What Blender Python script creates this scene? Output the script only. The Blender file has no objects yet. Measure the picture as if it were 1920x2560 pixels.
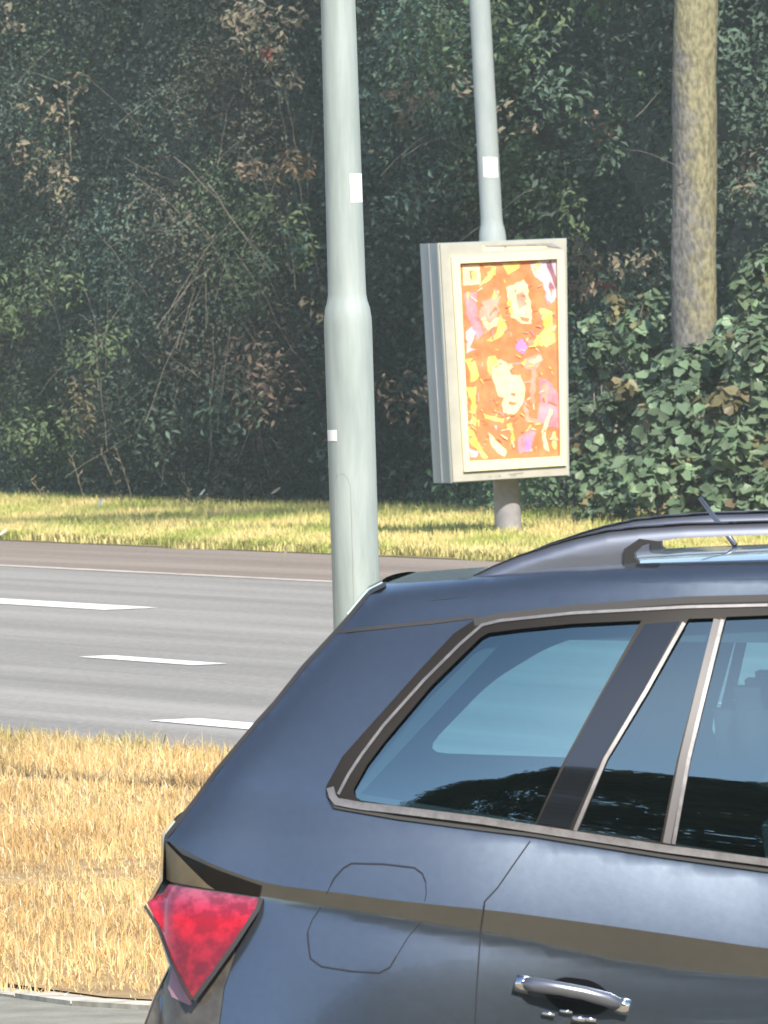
import bpy, math, random
import numpy as np
from mathutils import Vector, Matrix, geometry
rnd = random.Random(7); RG = np.random.default_rng(11)
S = bpy.context.scene; COL = S.collection
R = math.radians
# ------------------------------------------------------------------ camera
CAM_H, FPX, ROLL = 2.108, 36000.0, R(2.0)
PITCH = math.atan((1280-639)/FPX)
Fv = Vector((0, math.cos(PITCH), -math.sin(PITCH))); Uv = Vector((0, math.sin(PITCH), math.cos(PITCH))); Rv = Vector((1, 0, 0))
UC = Uv*math.cos(ROLL)+Rv*math.sin(ROLL); RC = Rv*math.cos(ROLL)-Uv*math.sin(ROLL)
cam = bpy.data.cameras.new('camera'); co = bpy.data.objects.new('camera', cam); COL.objects.link(co)
cam.sensor_fit = 'HORIZONTAL'; cam.sensor_width = 36; cam.lens = 36*FPX/1920; cam.clip_end = 5000; cam.clip_start = 1; cam.dof.use_dof = True; cam.dof.focus_distance = 42; cam.dof.aperture_fstop = 85
co.matrix_world = Matrix(((RC.x, UC.x, -Fv.x, 0), (RC.y, UC.y, -Fv.y, 0), (RC.z, UC.z, -Fv.z, CAM_H), (0, 0, 0, 1)))
S.camera = co
# ------------------------------------------------------------------ light
SUN_AZ, SUN_EL = R(20), R(42)            # to the right of straight behind the camera
to_sun = Vector((math.sin(SUN_AZ)*math.cos(SUN_EL), -math.cos(SUN_AZ)*math.cos(SUN_EL), math.sin(SUN_EL)))
W = bpy.data.worlds.new('World'); S.world = W; W.use_nodes = True
nt = W.node_tree; nt.nodes.clear()
sky = nt.nodes.new('ShaderNodeTexSky'); sky.sky_type = 'NISHITA'; sky.sun_disc = False
sky.sun_elevation = SUN_EL; sky.sun_rotation = math.atan2(to_sun.x, to_sun.y); sky.air_density = 1.0; sky.dust_density = 0.35
bg = nt.nodes.new('ShaderNodeBackground'); bg.inputs[1].default_value = 0.12
wo = nt.nodes.new('ShaderNodeOutputWorld'); nt.links.new(sky.outputs[0], bg.inputs[0]); nt.links.new(bg.outputs[0], wo.inputs[0])
sl = bpy.data.lights.new('sun', 'SUN'); sl.energy = 4.6; sl.angle = R(0.5); sl.color = (1, .93, .82)
so = bpy.data.objects.new('sun', sl); COL.objects.link(so); so.rotation_euler = to_sun.to_track_quat('Z', 'Y').to_euler()
S.view_settings.view_transform = 'Standard'; S.view_settings.look = 'None'; S.view_settings.exposure = 0.75; S.view_settings.gamma = 1
S.cycles.use_denoising = True; S.cycles.max_bounces = 8; S.cycles.transparent_max_bounces = 24
# ------------------------------------------------------------------ helpers
def ray(px, py): return (Fv + RC*((px-960)/FPX) - UC*((py-1280)/FPX))
O = Vector((0, 0, CAM_H))
def ground(px, py, z=0.0):
    d = ray(px, py); t = (z-CAM_H)/d.z; return O + d*t
def at_depth(px, py, Y):
    d = ray(px, py); return O + d*(Y/d.y)
def at_plane(px, py, p, n):
    d = ray(px, py); return O + d*((p-O).dot(n)/d.dot(n))
def tag(o, label=None, cat=None, group=None, kind=None):
    if label: o['label'] = label
    if cat: o['category'] = cat
    if group: o['group'] = group
    if kind: o['kind'] = kind
    return o
def empty(name, loc, rz=0):
    o = bpy.data.objects.new(name, None); COL.objects.link(o); o.location = loc; o.rotation_euler.z = rz; return o
def mesh_obj(name, verts, faces, mats, parent=None, smooth=False, mi=None, normals=None):
    me = bpy.data.meshes.new(name); me.from_pydata([tuple(v) for v in verts], [], [tuple(f) for f in faces])
    for m in (mats if isinstance(mats, list) else [mats]): me.materials.append(m)
    if mi is not None: me.polygons.foreach_set('material_index', mi)
    if smooth or normals is not None: me.polygons.foreach_set('use_smooth', [True]*len(me.polygons))
    me.update()
    if normals is not None: me.normals_split_custom_set_from_vertices([tuple(n) for n in normals])
    o = bpy.data.objects.new(name, me); COL.objects.link(o)
    if parent is not None: o.parent = parent
    return o
def np_mesh(name, V, Fidx, mat, parent=None, color=None, smooth=False, k=None):
    """V (n,3); Fidx (m,k) int; color (n,3) per vertex"""
    me = bpy.data.meshes.new(name); n = len(V); m, k = Fidx.shape
    me.vertices.add(n); me.vertices.foreach_set('co', V.astype(np.float32).ravel())
    me.loops.add(m*k); me.loops.foreach_set('vertex_index', Fidx.astype(np.int32).ravel())
    me.polygons.add(m); me.polygons.foreach_set('loop_start', np.arange(0, m*k, k, dtype=np.int32))
    me.polygons.foreach_set('loop_total', np.full(m, k, dtype=np.int32))
    if smooth: me.polygons.foreach_set('use_smooth', np.ones(m, dtype=bool))
    if color is not None:
        a = me.color_attributes.new('tint', 'FLOAT_COLOR', 'POINT')
        a.data.foreach_set('color', np.c_[color, np.ones(n)].astype(np.float32).ravel())
    me.materials.append(mat); me.update(calc_edges=True)
    o = bpy.data.objects.new(name, me); COL.objects.link(o)
    if parent is not None: o.parent = parent
    return o
class MB:
    def __init__(s): s.v = []; s.f = []; s.mi = []
    def add(s, vs, fs, m=0):
        b = len(s.v); s.v += [Vector(v) for v in vs]; s.f += [tuple(i+b for i in f) for f in fs]; s.mi += [m]*len(fs)
    def box(s, a, b, m=0):
        x0, y0, z0 = a; x1, y1, z1 = b
        s.add([(x0,y0,z0),(x1,y0,z0),(x1,y1,z0),(x0,y1,z0),(x0,y0,z1),(x1,y0,z1),(x1,y1,z1),(x0,y1,z1)],
              [(0,3,2,1),(4,5,6,7),(0,1,5,4),(1,2,6,5),(2,3,7,6),(3,0,4,7)], m)
    def prism(s, pts, ext, m=0):
        n = len(pts); e = Vector(ext)
        s.add([Vector(p) for p in pts]+[Vector(p)+e for p in pts],
              [tuple(range(n))[::-1], tuple(range(n, 2*n))]+[(i, (i+1) % n, n+(i+1) % n, n+i) for i in range(n)], m)
    def tube(s, path, rad, n=8, m=0, cap=True):
        path = [Vector(p) for p in path]; rings = []
        for i, p in enumerate(path):
            t = (path[min(i+1, len(path)-1)]-path[max(i-1, 0)]).normalized()
            a = t.orthogonal().normalized() if i == 0 else (pa - t*pa.dot(t)).normalized()
            pa = a; b = t.cross(a); r = rad[i] if isinstance(rad, (list, tuple)) else rad
            rings.append([p+(a*math.cos(2*math.pi*k/n)+b*math.sin(2*math.pi*k/n))*r for k in range(n)])
        vs = [v for r_ in rings for v in r_]; fs = []
        for i in range(len(path)-1):
            for k in range(n): fs.append((i*n+k, i*n+(k+1) % n, (i+1)*n+(k+1) % n, (i+1)*n+k))
        if cap: fs += [tuple(range(n))[::-1], tuple(range((len(path)-1)*n, len(path)*n))]
        s.add(vs, fs, m)
    def build(s, name, mats, parent=None, smooth=False, auto=None):
        o = mesh_obj(name, s.v, s.f, mats, parent, smooth, s.mi)
        if auto is not None: o.data.set_sharp_from_angle(angle=R(auto))
        return o
# ------------------------------------------------------------------ materials
def new_mat(name):
    m = bpy.data.materials.new(name); m.use_nodes = True; return m, m.node_tree, m.node_tree.nodes['Principled BSDF']
def pmat(name, col, rough=.6, metal=0, var=.0, scale=5., coord='Object', col2=None, bump=0, bscale=40, coat=0, spec=.5, stretch=(1,1,1), detail=6, ramp=(.35,.65)):
    m, t, b = new_mat(name); b.inputs['Roughness'].default_value = rough; b.inputs['Metallic'].default_value = metal
    b.inputs['Coat Weight'].default_value = coat; b.inputs['Coat Roughness'].default_value = .03; b.inputs['Specular IOR Level'].default_value = spec
    b.inputs['Base Color'].default_value = (*col, 1)
    tc = t.nodes.new('ShaderNodeTexCoord'); mp = t.nodes.new('ShaderNodeMapping'); mp.inputs['Scale'].default_value = stretch
    t.links.new(tc.outputs[coord], mp.inputs[0])
    if var or col2:
        n = t.nodes.new('ShaderNodeTexNoise'); n.inputs['Scale'].default_value = scale; n.inputs['Detail'].default_value = detail; n.inputs['Roughness'].default_value = .65
        t.links.new(mp.outputs[0], n.inputs[0]); r = t.nodes.new('ShaderNodeValToRGB')
        c2 = col2 or tuple(c*(1+var) for c in col); c1 = col if col2 else tuple(c*(1-var) for c in col)
        r.color_ramp.elements[0].color = (*c1, 1); r.color_ramp.elements[1].color = (*c2, 1)
        r.color_ramp.elements[0].position, r.color_ramp.elements[1].position = ramp
        t.links.new(n.outputs[0], r.inputs[0]); t.links.new(r.outputs[0], b.inputs['Base Color'])
    if bump:
        n2 = t.nodes.new('ShaderNodeTexNoise'); n2.inputs['Scale'].default_value = bscale; n2.inputs['Detail'].default_value = 5
        t.links.new(mp.outputs[0], n2.inputs[0]); bp = t.nodes.new('ShaderNodeBump'); bp.inputs['Strength'].default_value = bump; bp.inputs['Distance'].default_value = .02
        t.links.new(n2.outputs[0], bp.inputs['Height']); t.links.new(bp.outputs[0], b.inputs['Normal'])
    return m
def leaf_mat(name, trans=.25, rough=.55, gain=1.0):
    m, t, b = new_mat(name); a = t.nodes.new('ShaderNodeAttribute'); a.attribute_name = 'tint'
    t.links.new(a.outputs['Color'], b.inputs['Base Color']); b.inputs['Roughness'].default_value = rough; b.inputs['Specular IOR Level'].default_value = .25
    tr = t.nodes.new('ShaderNodeBsdfTranslucent'); t.links.new(a.outputs['Color'], tr.inputs[0])
    mx = t.nodes.new('ShaderNodeMixShader'); mx.inputs[0].default_value = trans
    t.links.new(b.outputs[0], mx.inputs[1]); t.links.new(tr.outputs[0], mx.inputs[2]); t.links.new(mx.outputs[0], t.nodes['Material Output'].inputs[0]); return m
def glass_mat(name, tint, refl=.10, rough=.0):
    m, t, b = new_mat(name); t.nodes.remove(b)
    tr = t.nodes.new('ShaderNodeBsdfTransparent'); tr.inputs[0].default_value = (*tint, 1)
    gl = t.nodes.new('ShaderNodeBsdfGlossy'); gl.inputs['Roughness'].default_value = rough; gl.inputs[0].default_value = (.72, .93, .92, 1)
    fr = t.nodes.new('ShaderNodeLayerWeight'); fr.inputs[0].default_value = .35
    mr = t.nodes.new('ShaderNodeMapRange'); mr.inputs['To Min'].default_value = refl; mr.inputs['To Max'].default_value = .9
    t.links.new(fr.outputs['Fresnel'], mr.inputs[0]); mx = t.nodes.new('ShaderNodeMixShader')
    mr.inputs['From Min'].default_value = .05
    t.links.new(mr.outputs[0], mx.inputs[0]); t.links.new(tr.outputs[0], mx.inputs[1]); t.links.new(gl.outputs[0], mx.inputs[2])
    t.links.new(mx.outputs[0], t.nodes['Material Output'].inputs[0]); return m
M = {}
M['asphalt'] = pmat('asphalt', (.215,.20,.185), .9, col2=(.32,.30,.27), scale=1.2, bump=.4, bscale=60, stretch=(1,1,1), coord='Object', spec=.2)
def road_mat(name, stops):
    m, t, b = new_mat(name); b.inputs['Roughness'].default_value = .92; b.inputs['Specular IOR Level'].default_value = .2
    tc = t.nodes.new('ShaderNodeTexCoord'); mp = t.nodes.new('ShaderNodeMapping'); mp.vector_type = 'TEXTURE'; mp.inputs['Rotation'].default_value = (0, 0, R(15.2)); mp.inputs['Scale'].default_value = (1/1.7, 1/.035, 1)
    mp2 = t.nodes.new('ShaderNodeMapping'); mp2.vector_type = 'TEXTURE'; mp2.inputs['Rotation'].default_value = (0, 0, R(15.2)); mp2.inputs['Scale'].default_value = (1/22, 1/5, 1)
    t.links.new(tc.outputs['Object'], mp.inputs[0]); t.links.new(tc.outputs['Object'], mp2.inputs[0])
    n1 = t.nodes.new('ShaderNodeTexNoise'); n1.inputs['Scale'].default_value = 1; n1.inputs['Detail'].default_value = 3; n1.inputs['Roughness'].default_value = .6; t.links.new(mp.outputs[0], n1.inputs[0])
    n2 = t.nodes.new('ShaderNodeTexNoise'); n2.inputs['Scale'].default_value = 1.6; n2.inputs['Detail'].default_value = 8; n2.inputs['Roughness'].default_value = .75; t.links.new(mp2.outputs[0], n2.inputs[0])
    a = t.nodes.new('ShaderNodeMath'); a.operation = 'MULTIPLY_ADD'; a.inputs[1].default_value = 1.1; t.links.new(n2.outputs[0], a.inputs[0]); t.links.new(n1.outputs[0], a.inputs[2])
    r = t.nodes.new('ShaderNodeValToRGB'); sb = t.nodes.new('ShaderNodeMath'); sb.operation = 'SUBTRACT'; sb.inputs[1].default_value = .27; t.links.new(a.outputs[0], sb.inputs[0]); t.links.new(sb.outputs[0], r.inputs[0]); r.color_ramp.elements[0].position = .60; r.color_ramp.elements[0].color = (*stops[0], 1); r.color_ramp.elements[1].position = .95; r.color_ramp.elements[1].color = (*stops[1], 1)
    t.links.new(r.outputs[0], b.inputs['Base Color']); return m
M['asphalt'] = road_mat('asphalt', ((.215,.205,.19), (.335,.32,.295)))
M['street'] = pmat('street asphalt', (.21,.205,.17), .9, col2=(.31,.30,.25), scale=4, bump=.5, bscale=60, spec=.2)
M['gutter'] = road_mat('gutter strip', ((.20,.165,.14), (.30,.255,.215)))
M['white_paint'] = pmat('road paint', (.86,.85,.80), .8, var=.05, scale=9)
M['worn_line'] = pmat('worn line', (.40,.34,.30), .9, col2=(.70,.62,.54), scale=3)
M['soil_dry'] = pmat('dry soil', (.25,.16,.07), .95, col2=(.42,.29,.13), scale=3)
M['soil_green'] = pmat('verge soil', (.16,.13,.045), .95, col2=(.28,.22,.08), scale=2)
M['earth'] = pmat('earth', (.09,.08,.05), .95, col2=(.16,.13,.08), scale=.3)
M['kerb'] = pmat('kerb concrete', (.52,.47,.38), .9, var=.35, scale=7)
M['grass'] = leaf_mat('grass blades', .35, .6)
M['leaf'] = leaf_mat('leaves', .3, .75)
M['ivy'] = leaf_mat('ivy leaves', .2, .42)
M['twig'] = pmat('twig bark', (.17,.155,.13), .9, var=.3, scale=3)
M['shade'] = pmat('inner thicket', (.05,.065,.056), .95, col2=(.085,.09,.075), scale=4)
M['post'] = pmat('galvanised grey green', (.245,.295,.283), .55, col2=(.345,.395,.38), scale=14, bump=.05, bscale=30, stretch=(1,1,.12), spec=.4)
M['post_far'] = pmat('galvanised grey', (.28,.325,.325), .6, col2=(.345,.385,.38), scale=9, stretch=(1,1,.3), spec=.4)
M['post_base'] = pmat('grey lower post', (.23,.22,.23), .7, col2=(.34,.33,.34), scale=8)
M['sticker'] = pmat('white sticker', (.88,.88,.86), .5)
M['seam'] = pmat('dark seam', (.03,.03,.035), .8)
M['rust'] = pmat('faint seam', (.19,.21,.205), .8)
# ------------------------------------------------------------------ frame of the big road
RA = R(15.2); RD = Vector((-math.sin(RA), math.cos(RA), 0)); RN = Vector((-math.cos(RA), -math.sin(RA), 0))  # along road (away) and towards its near side
def dist_n(p): return p.dot(RN)
V0 = ground(410, 1368)               # foot of far verge
n_verge = dist_n(V0); n_fline = dist_n(ground(400, 1433)); n_hedge = dist_n(ground(410, 1290))
n_l1 = dist_n(ground(190, 1515)); n_l2 = dist_n(ground(380, 1652)); n_l3 = dist_n(ground(500, 1806)); n_g = dist_n(ground(300, 1878)); n_kerb = dist_n(ground(165, 2522))
def rp(t, n, z=0.0): return RD*t + RN*n + Vector((0, 0, z))
def tn(p): return p.dot(RD), p.dot(RN)
# car placement (needed by the ground's dip)
CAR_PHI, CAR_PITCH, CAR_Y, CAR_W = R(4), R(2.5), 27.7, 1.80
_p0 = at_depth(408, 2200, CAR_Y)
CAR_X0 = _p0.x
def dip(x, y):
    s = min(max((x-(CAR_X0+.85))/1.0, 0), 5.5)
    wy = 1/(1+math.exp(max(-30, min(30, (y-35.2)*4))))
    return -math.tan(CAR_PITCH)*s*wy
def sheet(name, poly, z, mat, step=None, kind='structure', parent=None):
    pts = [Vector((p[0], p[1], z+dip(p[0], p[1]))) for p in poly]
    o = mesh_obj(name, pts, [tuple(range(len(pts)))], mat, parent); 
    if kind: o['kind'] = kind
    return o
# ground sheet to the horizon (grid, follows the dip)
xs = [-2500,-600,-150,-60,-30,-15,-8,-4,-2,-1]+[i*.5 for i in range(0, 16)]+[9,12,20,40,100,500,2500]
ys = [-1500,-300,-80,-30,-10,0,8,14,18,22,24,26,28,30,32,34,34.5,35,35.5,36,37,40,50,80,120,200,500,1500,4000]
gv = [(x, y, -.035+dip(x, y)) for y in ys for x in xs]; nx = len(xs)
gf = [(j*nx+i, j*nx+i+1, (j+1)*nx+i+1, (j+1)*nx+i) for j in range(len(ys)-1) for i in range(nx-1)]
tag(mesh_obj('ground', gv, gf, M['earth'], smooth=True), kind='structure')
# main road: one slab along RD
def strip(name, n0, n1, t0, t1, z, mat, kind='structure', parent=None):
    o = mesh_obj(name, [rp(t0, n0, z), rp(t1, n0, z), rp(t1, n1, z), rp(t0, n1, z)], [(0, 1, 2, 3)], mat, parent)
    if kind: o['kind'] = kind
    return o
strip('road', n_fline, n_g, 10, 600, 0, M['asphalt'])
strip('gutter', n_verge-.15, n_fline, 10, 600, -.002, M['gutter'])
# near street: polygon with a curved kerb nose
nose = []
for t in (140, 90, 70, 60, 52, 46, 43, 41): nose.append(rp(t, n_kerb)+Vector((0, 0, 0)))
kx = nose[-1]
curve = [kx, kx+Vector((.35, -1.1, 0)), kx+Vector((.85, -2.0, 0)), kx+Vector((1.6, -2.8, 0)), kx+Vector((2.7, -3.3, 0)), kx+Vector((4.5, -3.5, 0)), kx+Vector((7, -3.5, 0)), kx+Vector((60, -3.5, 0))]
kerbline = nose[:-1]+curve
kerbline = [Vector((p.x, p.y, 0)) for p in kerbline]
def dense(pl, st):
    out = [pl[0]]
    for a, b in zip(pl, pl[1:]):
        n = max(1, int((b-a).length/st))
        out += [a.lerp(b, (i+1)/n) for i in range(n)]
    return out
kd = dense([p for p in kerbline if p.x < 12], .5)
sv = []; sf = []
for i, p in enumerate(kd):   # fan of strips from kerb down to y = 22.5
    for y in [1.0, .85, .7, .5, .3, .15, 0]:
        yy = 22.5+(p.y-22.5)*y; sv.append((p.x, yy, .001+dip(p.x, yy)))
for i in range(len(kd)-1):
    for j in range(6): sf.append((i*7+j, i*7+j+1, (i+1)*7+j+1, (i+1)*7+j))
tag(mesh_obj('street', sv, sf, M['street'], smooth=True), kind='structure')
kb = MB()
kk = dense([p for p in kerbline if p.y < 100 and p.x < 12], .5)
for a, b in zip(kk, kk[1:]):
    d = (b-a).normalized(); n = Vector((-d.y, d.x, 0))*-1
    if n.y < 0 and abs(d.x) > .5: n = -n
    if n.x < 0 and abs(d.x) <= .5: n = -n
    za, zb = dip(a.x, a.y), dip(b.x, b.y)
    jit = rnd.uniform(-.006, .006)
    kb.add([(*a.xy, za-.05), (*b.xy, zb-.05), (*(b+n*.16).xy, zb-.05), (*(a+n*.16).xy, za-.05),
            (*a.xy, za+.010+jit), (*(b-d*.012).xy, zb+.010+jit), (*(b-d*.012+n*.16).xy, zb+.010+jit), (*(a+n*.16).xy, za+.010+jit)],
           [(0,1,5,4), (1,2,6,5), (2,3,7,6), (3,0,4,7), (4,5,6,7)])
tag(kb.build('kerb', M['kerb']), kind='structure')
# median and verge soil
med = [rp(120, n_kerb-.13)]+[p+Vector((.10, .06, 0)) for p in kerbline[3:] if p.x < 6.6]
te = 30
mp_ = [Vector((p.x, p.y, 0)) for p in med]+[rp(120, n_g)+Vector((0, 0, 0))]
# order: kerb side far->near, then far corner along grass edge
x_end = max(p.x for p in mp_); tt = (x_end+.3-RN.x*n_g)/RD.x
mp_.insert(len(mp_)-1, rp(tt, n_g))
tag(mesh_obj('median_ground', [(p.x, p.y, .02) for p in mp_], [tuple(range(len(mp_)))], M['soil_dry']), kind='structure')
strip('verge_ground', n_hedge-8, n_verge, 10, 600, .003, M['soil_green'])
# dry verge on the camera's side of the street (mirrored in the paintwork)
gq = [(-60+i*4, y) for y in (10, 16, 22, 24.5, 26.9) for i in range(31)]
tag(mesh_obj('near_verge', [(x, y, .02+dip(x, y)) for x, y in gq], [(j*31+i, j*31+i+1, (j+1)*31+i+1, (j+1)*31+i) for j in range(4) for i in range(30)], M['soil_dry']), kind='structure')
# ------------------------------------------------------------------ road markings
def dash(tc_px, n, w, L, tip=.0, label=''):
    t0 = tc_px
    o = mesh_obj('road_marking', [rp(t0, n-w/2, .004), rp(t0+L, n-w/2, .004), rp(t0+L, n+w/2, .004), rp(t0, n+w/2, .004)], [(0, 1, 2, 3)], M['white_paint'])
    o['kind'] = 'structure'; return o
def t_of(px, py): return tn(ground(px, py))[0]
a = t_of(380, 1521); dash(a, n_l1, .34, 6.0)
dash(a+12, n_l1, .34, 6); dash(a-24, n_l1, .34, 6)
a = t_of(562, 1661); b = t_of(205, 1643); dash(a, n_l2, .19, b-a)
dash(a-12, n_l2, .19, b-a); dash(a+12, n_l2, .19, b-a)
b = t_of(393, 1802); dash(b-2.3, n_l3, .24, 2.3)
strip('worn_edge_line', n_fline-.03, n_fline+.07, 30, 400, .003, M['worn_line'])
# ------------------------------------------------------------------ grass
def blades(name, P, hgt, wid, col, lean, mat, **tg):
    n = len(P); ang = RG.uniform(0, 2*np.pi, n); ax = np.c_[np.cos(ang), np.sin(ang), np.zeros(n)]
    la = RG.uniform(0, 2*np.pi, n); ld = np.c_[np.cos(la), np.sin(la), np.zeros(n)]*(RG.random(n)**1.5*lean)[:, None]
    h = hgt[:, None]; w = wid[:, None]/2; up = np.array([[0, 0, 1.]])
    v0 = P-ax*w; v1 = P+ax*w; m = P+up*h*.6+ld*h*.35; v2 = m+ax*w*.8; v3 = m-ax*w*.8
    v4 = P+up*h*(1-.25*np.linalg.norm(ld, axis=1))[:, None]+ld*h
    V = np.stack([v0, v1, v2, v3, v4], 1).reshape(-1, 3)
    b = (np.arange(n)*5)[:, None]
    F = np.concatenate([b+np.array([[0, 1, 2]]), b+np.array([[0, 2, 3]]), b+np.array([[3, 2, 4]])])
    o = np_mesh(name, V, F, mat, color=np.repeat(col, 5, 0)); tag(o, kind='stuff', **tg); return o
def noise2(x, y, f, seed=0):
    r = np.random.default_rng(seed); v = np.zeros_like(x)
    for k in range(7):
        a_ = r.uniform(0, 2*np.pi); ff = f*r.uniform(.6, 1.7); v += np.sin(ff*(x*np.cos(a_)+y*np.sin(a_))+r.uniform(0, 6.3)+1.3*np.sin(ff*.6*(x*np.sin(a_)-y*np.cos(a_))))
    return v/3.2
def scatter_tn(n, t0, t1, n0, n1):
    t = RG.uniform(t0, t1, n); nn = RG.uniform(n0, n1, n)
    rd = np.array(RD); rn = np.array(RN)
    return t, nn, t[:, None]*rd+nn[:, None]*rn
def lerpc(a, b, w): return np.array(a)[None]*(1-w[:, None])+np.array(b)[None]*w[:, None]
# dry median grass
kt = np.array([[p.x, p.y] for p in dense([q for q in kerbline if q.y < 100 and q.x < 12], .3)])
t, nn, P = scatter_tn(460000, 34, 74, n_g-.12, n_kerb+3)
yk = np.interp(-P[:, 0], -kt[::-1, 0], kt[::-1, 1])
edge = P[:, 1]-yk
keep = (edge > .12+RG.random(len(P))**2*.5-.15*noise2(P[:, 0]*3, P[:, 1], 2.0, 77)) & (P[:, 0] > -4.5) & (P[:, 0] < 3.2) & (nn > n_g-.1+noise2(t, nn*0, 3., 9)*.12)
P = P[keep]; nn = nn[keep]; t = t[keep]
P[:, 2] = .0
q = noise2(P[:, 0], P[:, 1]*.35, 4.0, 1); q2 = RG.random(len(P))
dg = nn-n_g                    # distance from the far edge of the median
far_green = np.clip(.55-dg*.9, 0, 1)*(.4+.6*(noise2(t, nn, .9, 5) > .1))
left_green = np.clip((-P[:, 0]-1.5)*1.5, 0, 1)*np.clip(1.8-dg, 0, 1)
gold = lerpc((.66,.42,.16), (.98,.76,.40), q2); brown = lerpc((.42,.25,.09), (.66,.44,.20), q2); grn = lerpc((.20,.24,.07), (.42,.42,.15), q2)
wb = np.clip(.75*(q-.05), 0, .8)[:, None]; col = gold*(1-wb)+brown*wb
g_ = np.clip(far_green+left_green, 0, .85)[:, None]; col = col*(1-g_)+grn*g_
sp = RG.random(len(P)) < .03; col[sp] = (.85,.78,.58)
h = (.03+.065*RG.random(len(P))**1.3)*(1+.35*noise2(P[:, 0], P[:, 1], 1.6, 2)); h = np.clip(h, .02, .2)
blades('dry_grass', P, h, RG.uniform(.0025, .0065, len(P)), col, 1.25, M['grass'], label='parched golden grass covering the median in front of the car', cat='grass')
# far verge grass
t, nn, P = scatter_tn(230000, 92, 152, n_hedge-1.2, n_verge+.12)
keep = nn < n_verge-.02+.1*noise2(t, nn*0, 2.2, 3)
P, t, nn = P[keep], t[keep], nn[keep]
q = noise2(P[:, 0]*1.3, P[:, 1]*.4, 3.0, 4); q2 = RG.random(len(P)); fr = np.clip((nn-n_hedge)/(n_verge-n_hedge), 0, 1)
wg = np.clip(.5+.6*q-.25*np.clip(fr*2-1, 0, 1)+.75*(fr > .88)*(.4+.6*(noise2(t, nn, .7, 7) > 0)), 0, 1)[:, None]
yel = lerpc((.72,.58,.22), (.96,.84,.42), q2); gr = lerpc((.34,.40,.09), (.62,.66,.20), q2); col = yel*(1-wg)+gr*wg
tail = (fr > .9) & (RG.random(len(P)) < .45); col[tail] = (.22,.20,.07)
h = (.05+.09*RG.random(len(P)))*(1-.45*fr)
blades('verge_grass', P, h, RG.uniform(.006, .014, len(P)), col, .8, M['grass'], label='yellow green grass on the far verge below the thicket', cat='grass')
# ------------------------------------------------------------------ foliage
def rand_dirs(n): v = RG.normal(size=(n, 3)); return v/np.linalg.norm(v, axis=1)[:, None]
def leaves(P, D, size, col, asp=.55, curl=.25, lobed=False):
    """P centres, D leaf normals, size lengths -> V, F, C.  4-vertex folded leaf, or 7-vertex broad leaf"""
    n = len(P); D = D/np.linalg.norm(D, axis=1)[:, None]
    a_ = np.cross(D, rand_dirs(n)); a_ /= np.linalg.norm(a_, axis=1)[:, None]; b_ = np.cross(D, a_); s = size[:, None]
    if not lobed:
        V = np.stack([P-a_*s*.5, P+b_*s*asp*.5+D*s*curl*.4, P+a_*s*.5-D*s*curl*.3, P-b_*s*asp*.5+D*s*curl*.4], 1).reshape(-1, 3)
        b = (np.arange(n)*4)[:, None]; F = np.concatenate([b+np.array([[0, 1, 2]]), b+np.array([[0, 2, 3]])]); k = 4
    else:
        prof = [(-.42, 0), (-.5, .34), (-.12, .52), (.1, .36), (.55, 0), (.1, -.36), (-.12, -.52), (-.5, -.34)]
        V = np.stack([P+a_*s*x+b_*s*y*asp*1.7+D*s*curl*abs(y)*.8 for x, y in prof], 1).reshape(-1, 3)
        b = (np.arange(n)*8)[:, None]; F = np.concatenate([b+np.array([[0, i, i+1]]) for i in range(1, 7)]); k = 8
    return V, F, np.repeat(col, k, 0)
def join(parts):
    V = []; F = []; C = []; o = 0
    for v, f, c in parts: V.append(v); F.append(f+o); C.append(c); o += len(v)
    return np.concatenate(V), np.concatenate(F), np.concatenate(C)
def clump_leaves(centres, radii, counts, cols, size, droop=.3, asp=.5, lobed=False, flat=(1, 1, 1), jitter=.2):
    idx = np.repeat(np.arange(len(centres)), counts); n = len(idx)
    d = rand_dirs(n); r = radii[idx]*(.35+.65*RG.random(n)**.5)
    P = centres[idx]+d*r[:, None]*np.array(flat)[None]
    D = d*.8+rand_dirs(n)*.75+np.array([[-.1, -.35, droop+.25]])
    c = cols[idx]*(1+jitter*(RG.random((n, 1))-.5)*2)*(1+.12*(RG.random((n, 3))-.5))
    sz = RG.uniform(size[0], size[1], n)
    return leaves(P, D, sz, np.clip(c, 0, 1), asp, .3, lobed)
NC = 4300
t = RG.uniform(78, 152, NC); z = RG.uniform(0, 1, NC)**1.25*6.2
bulge = noise2(t*.9, z*1.4, 1.0, 21); bulge2 = noise2(t*2.3, z*2.5, 1.4, 22)
nn = n_hedge-1.05+.45*bulge+.30*bulge2-.12*z+RG.uniform(-.5, .1, NC)
C3 = t[:, None]*np.array(RD)+nn[:, None]*np.array(RN)
bk = lambda x, z: 1.5*np.clip((x-1.3)/.9, 0, 1)*np.clip(z/1.2, 0, 1)
nn = nn-bk(C3[:, 0], z); C3 = t[:, None]*np.array(RD)+nn[:, None]*np.array(RN); C3[:, 2] = z
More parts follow.
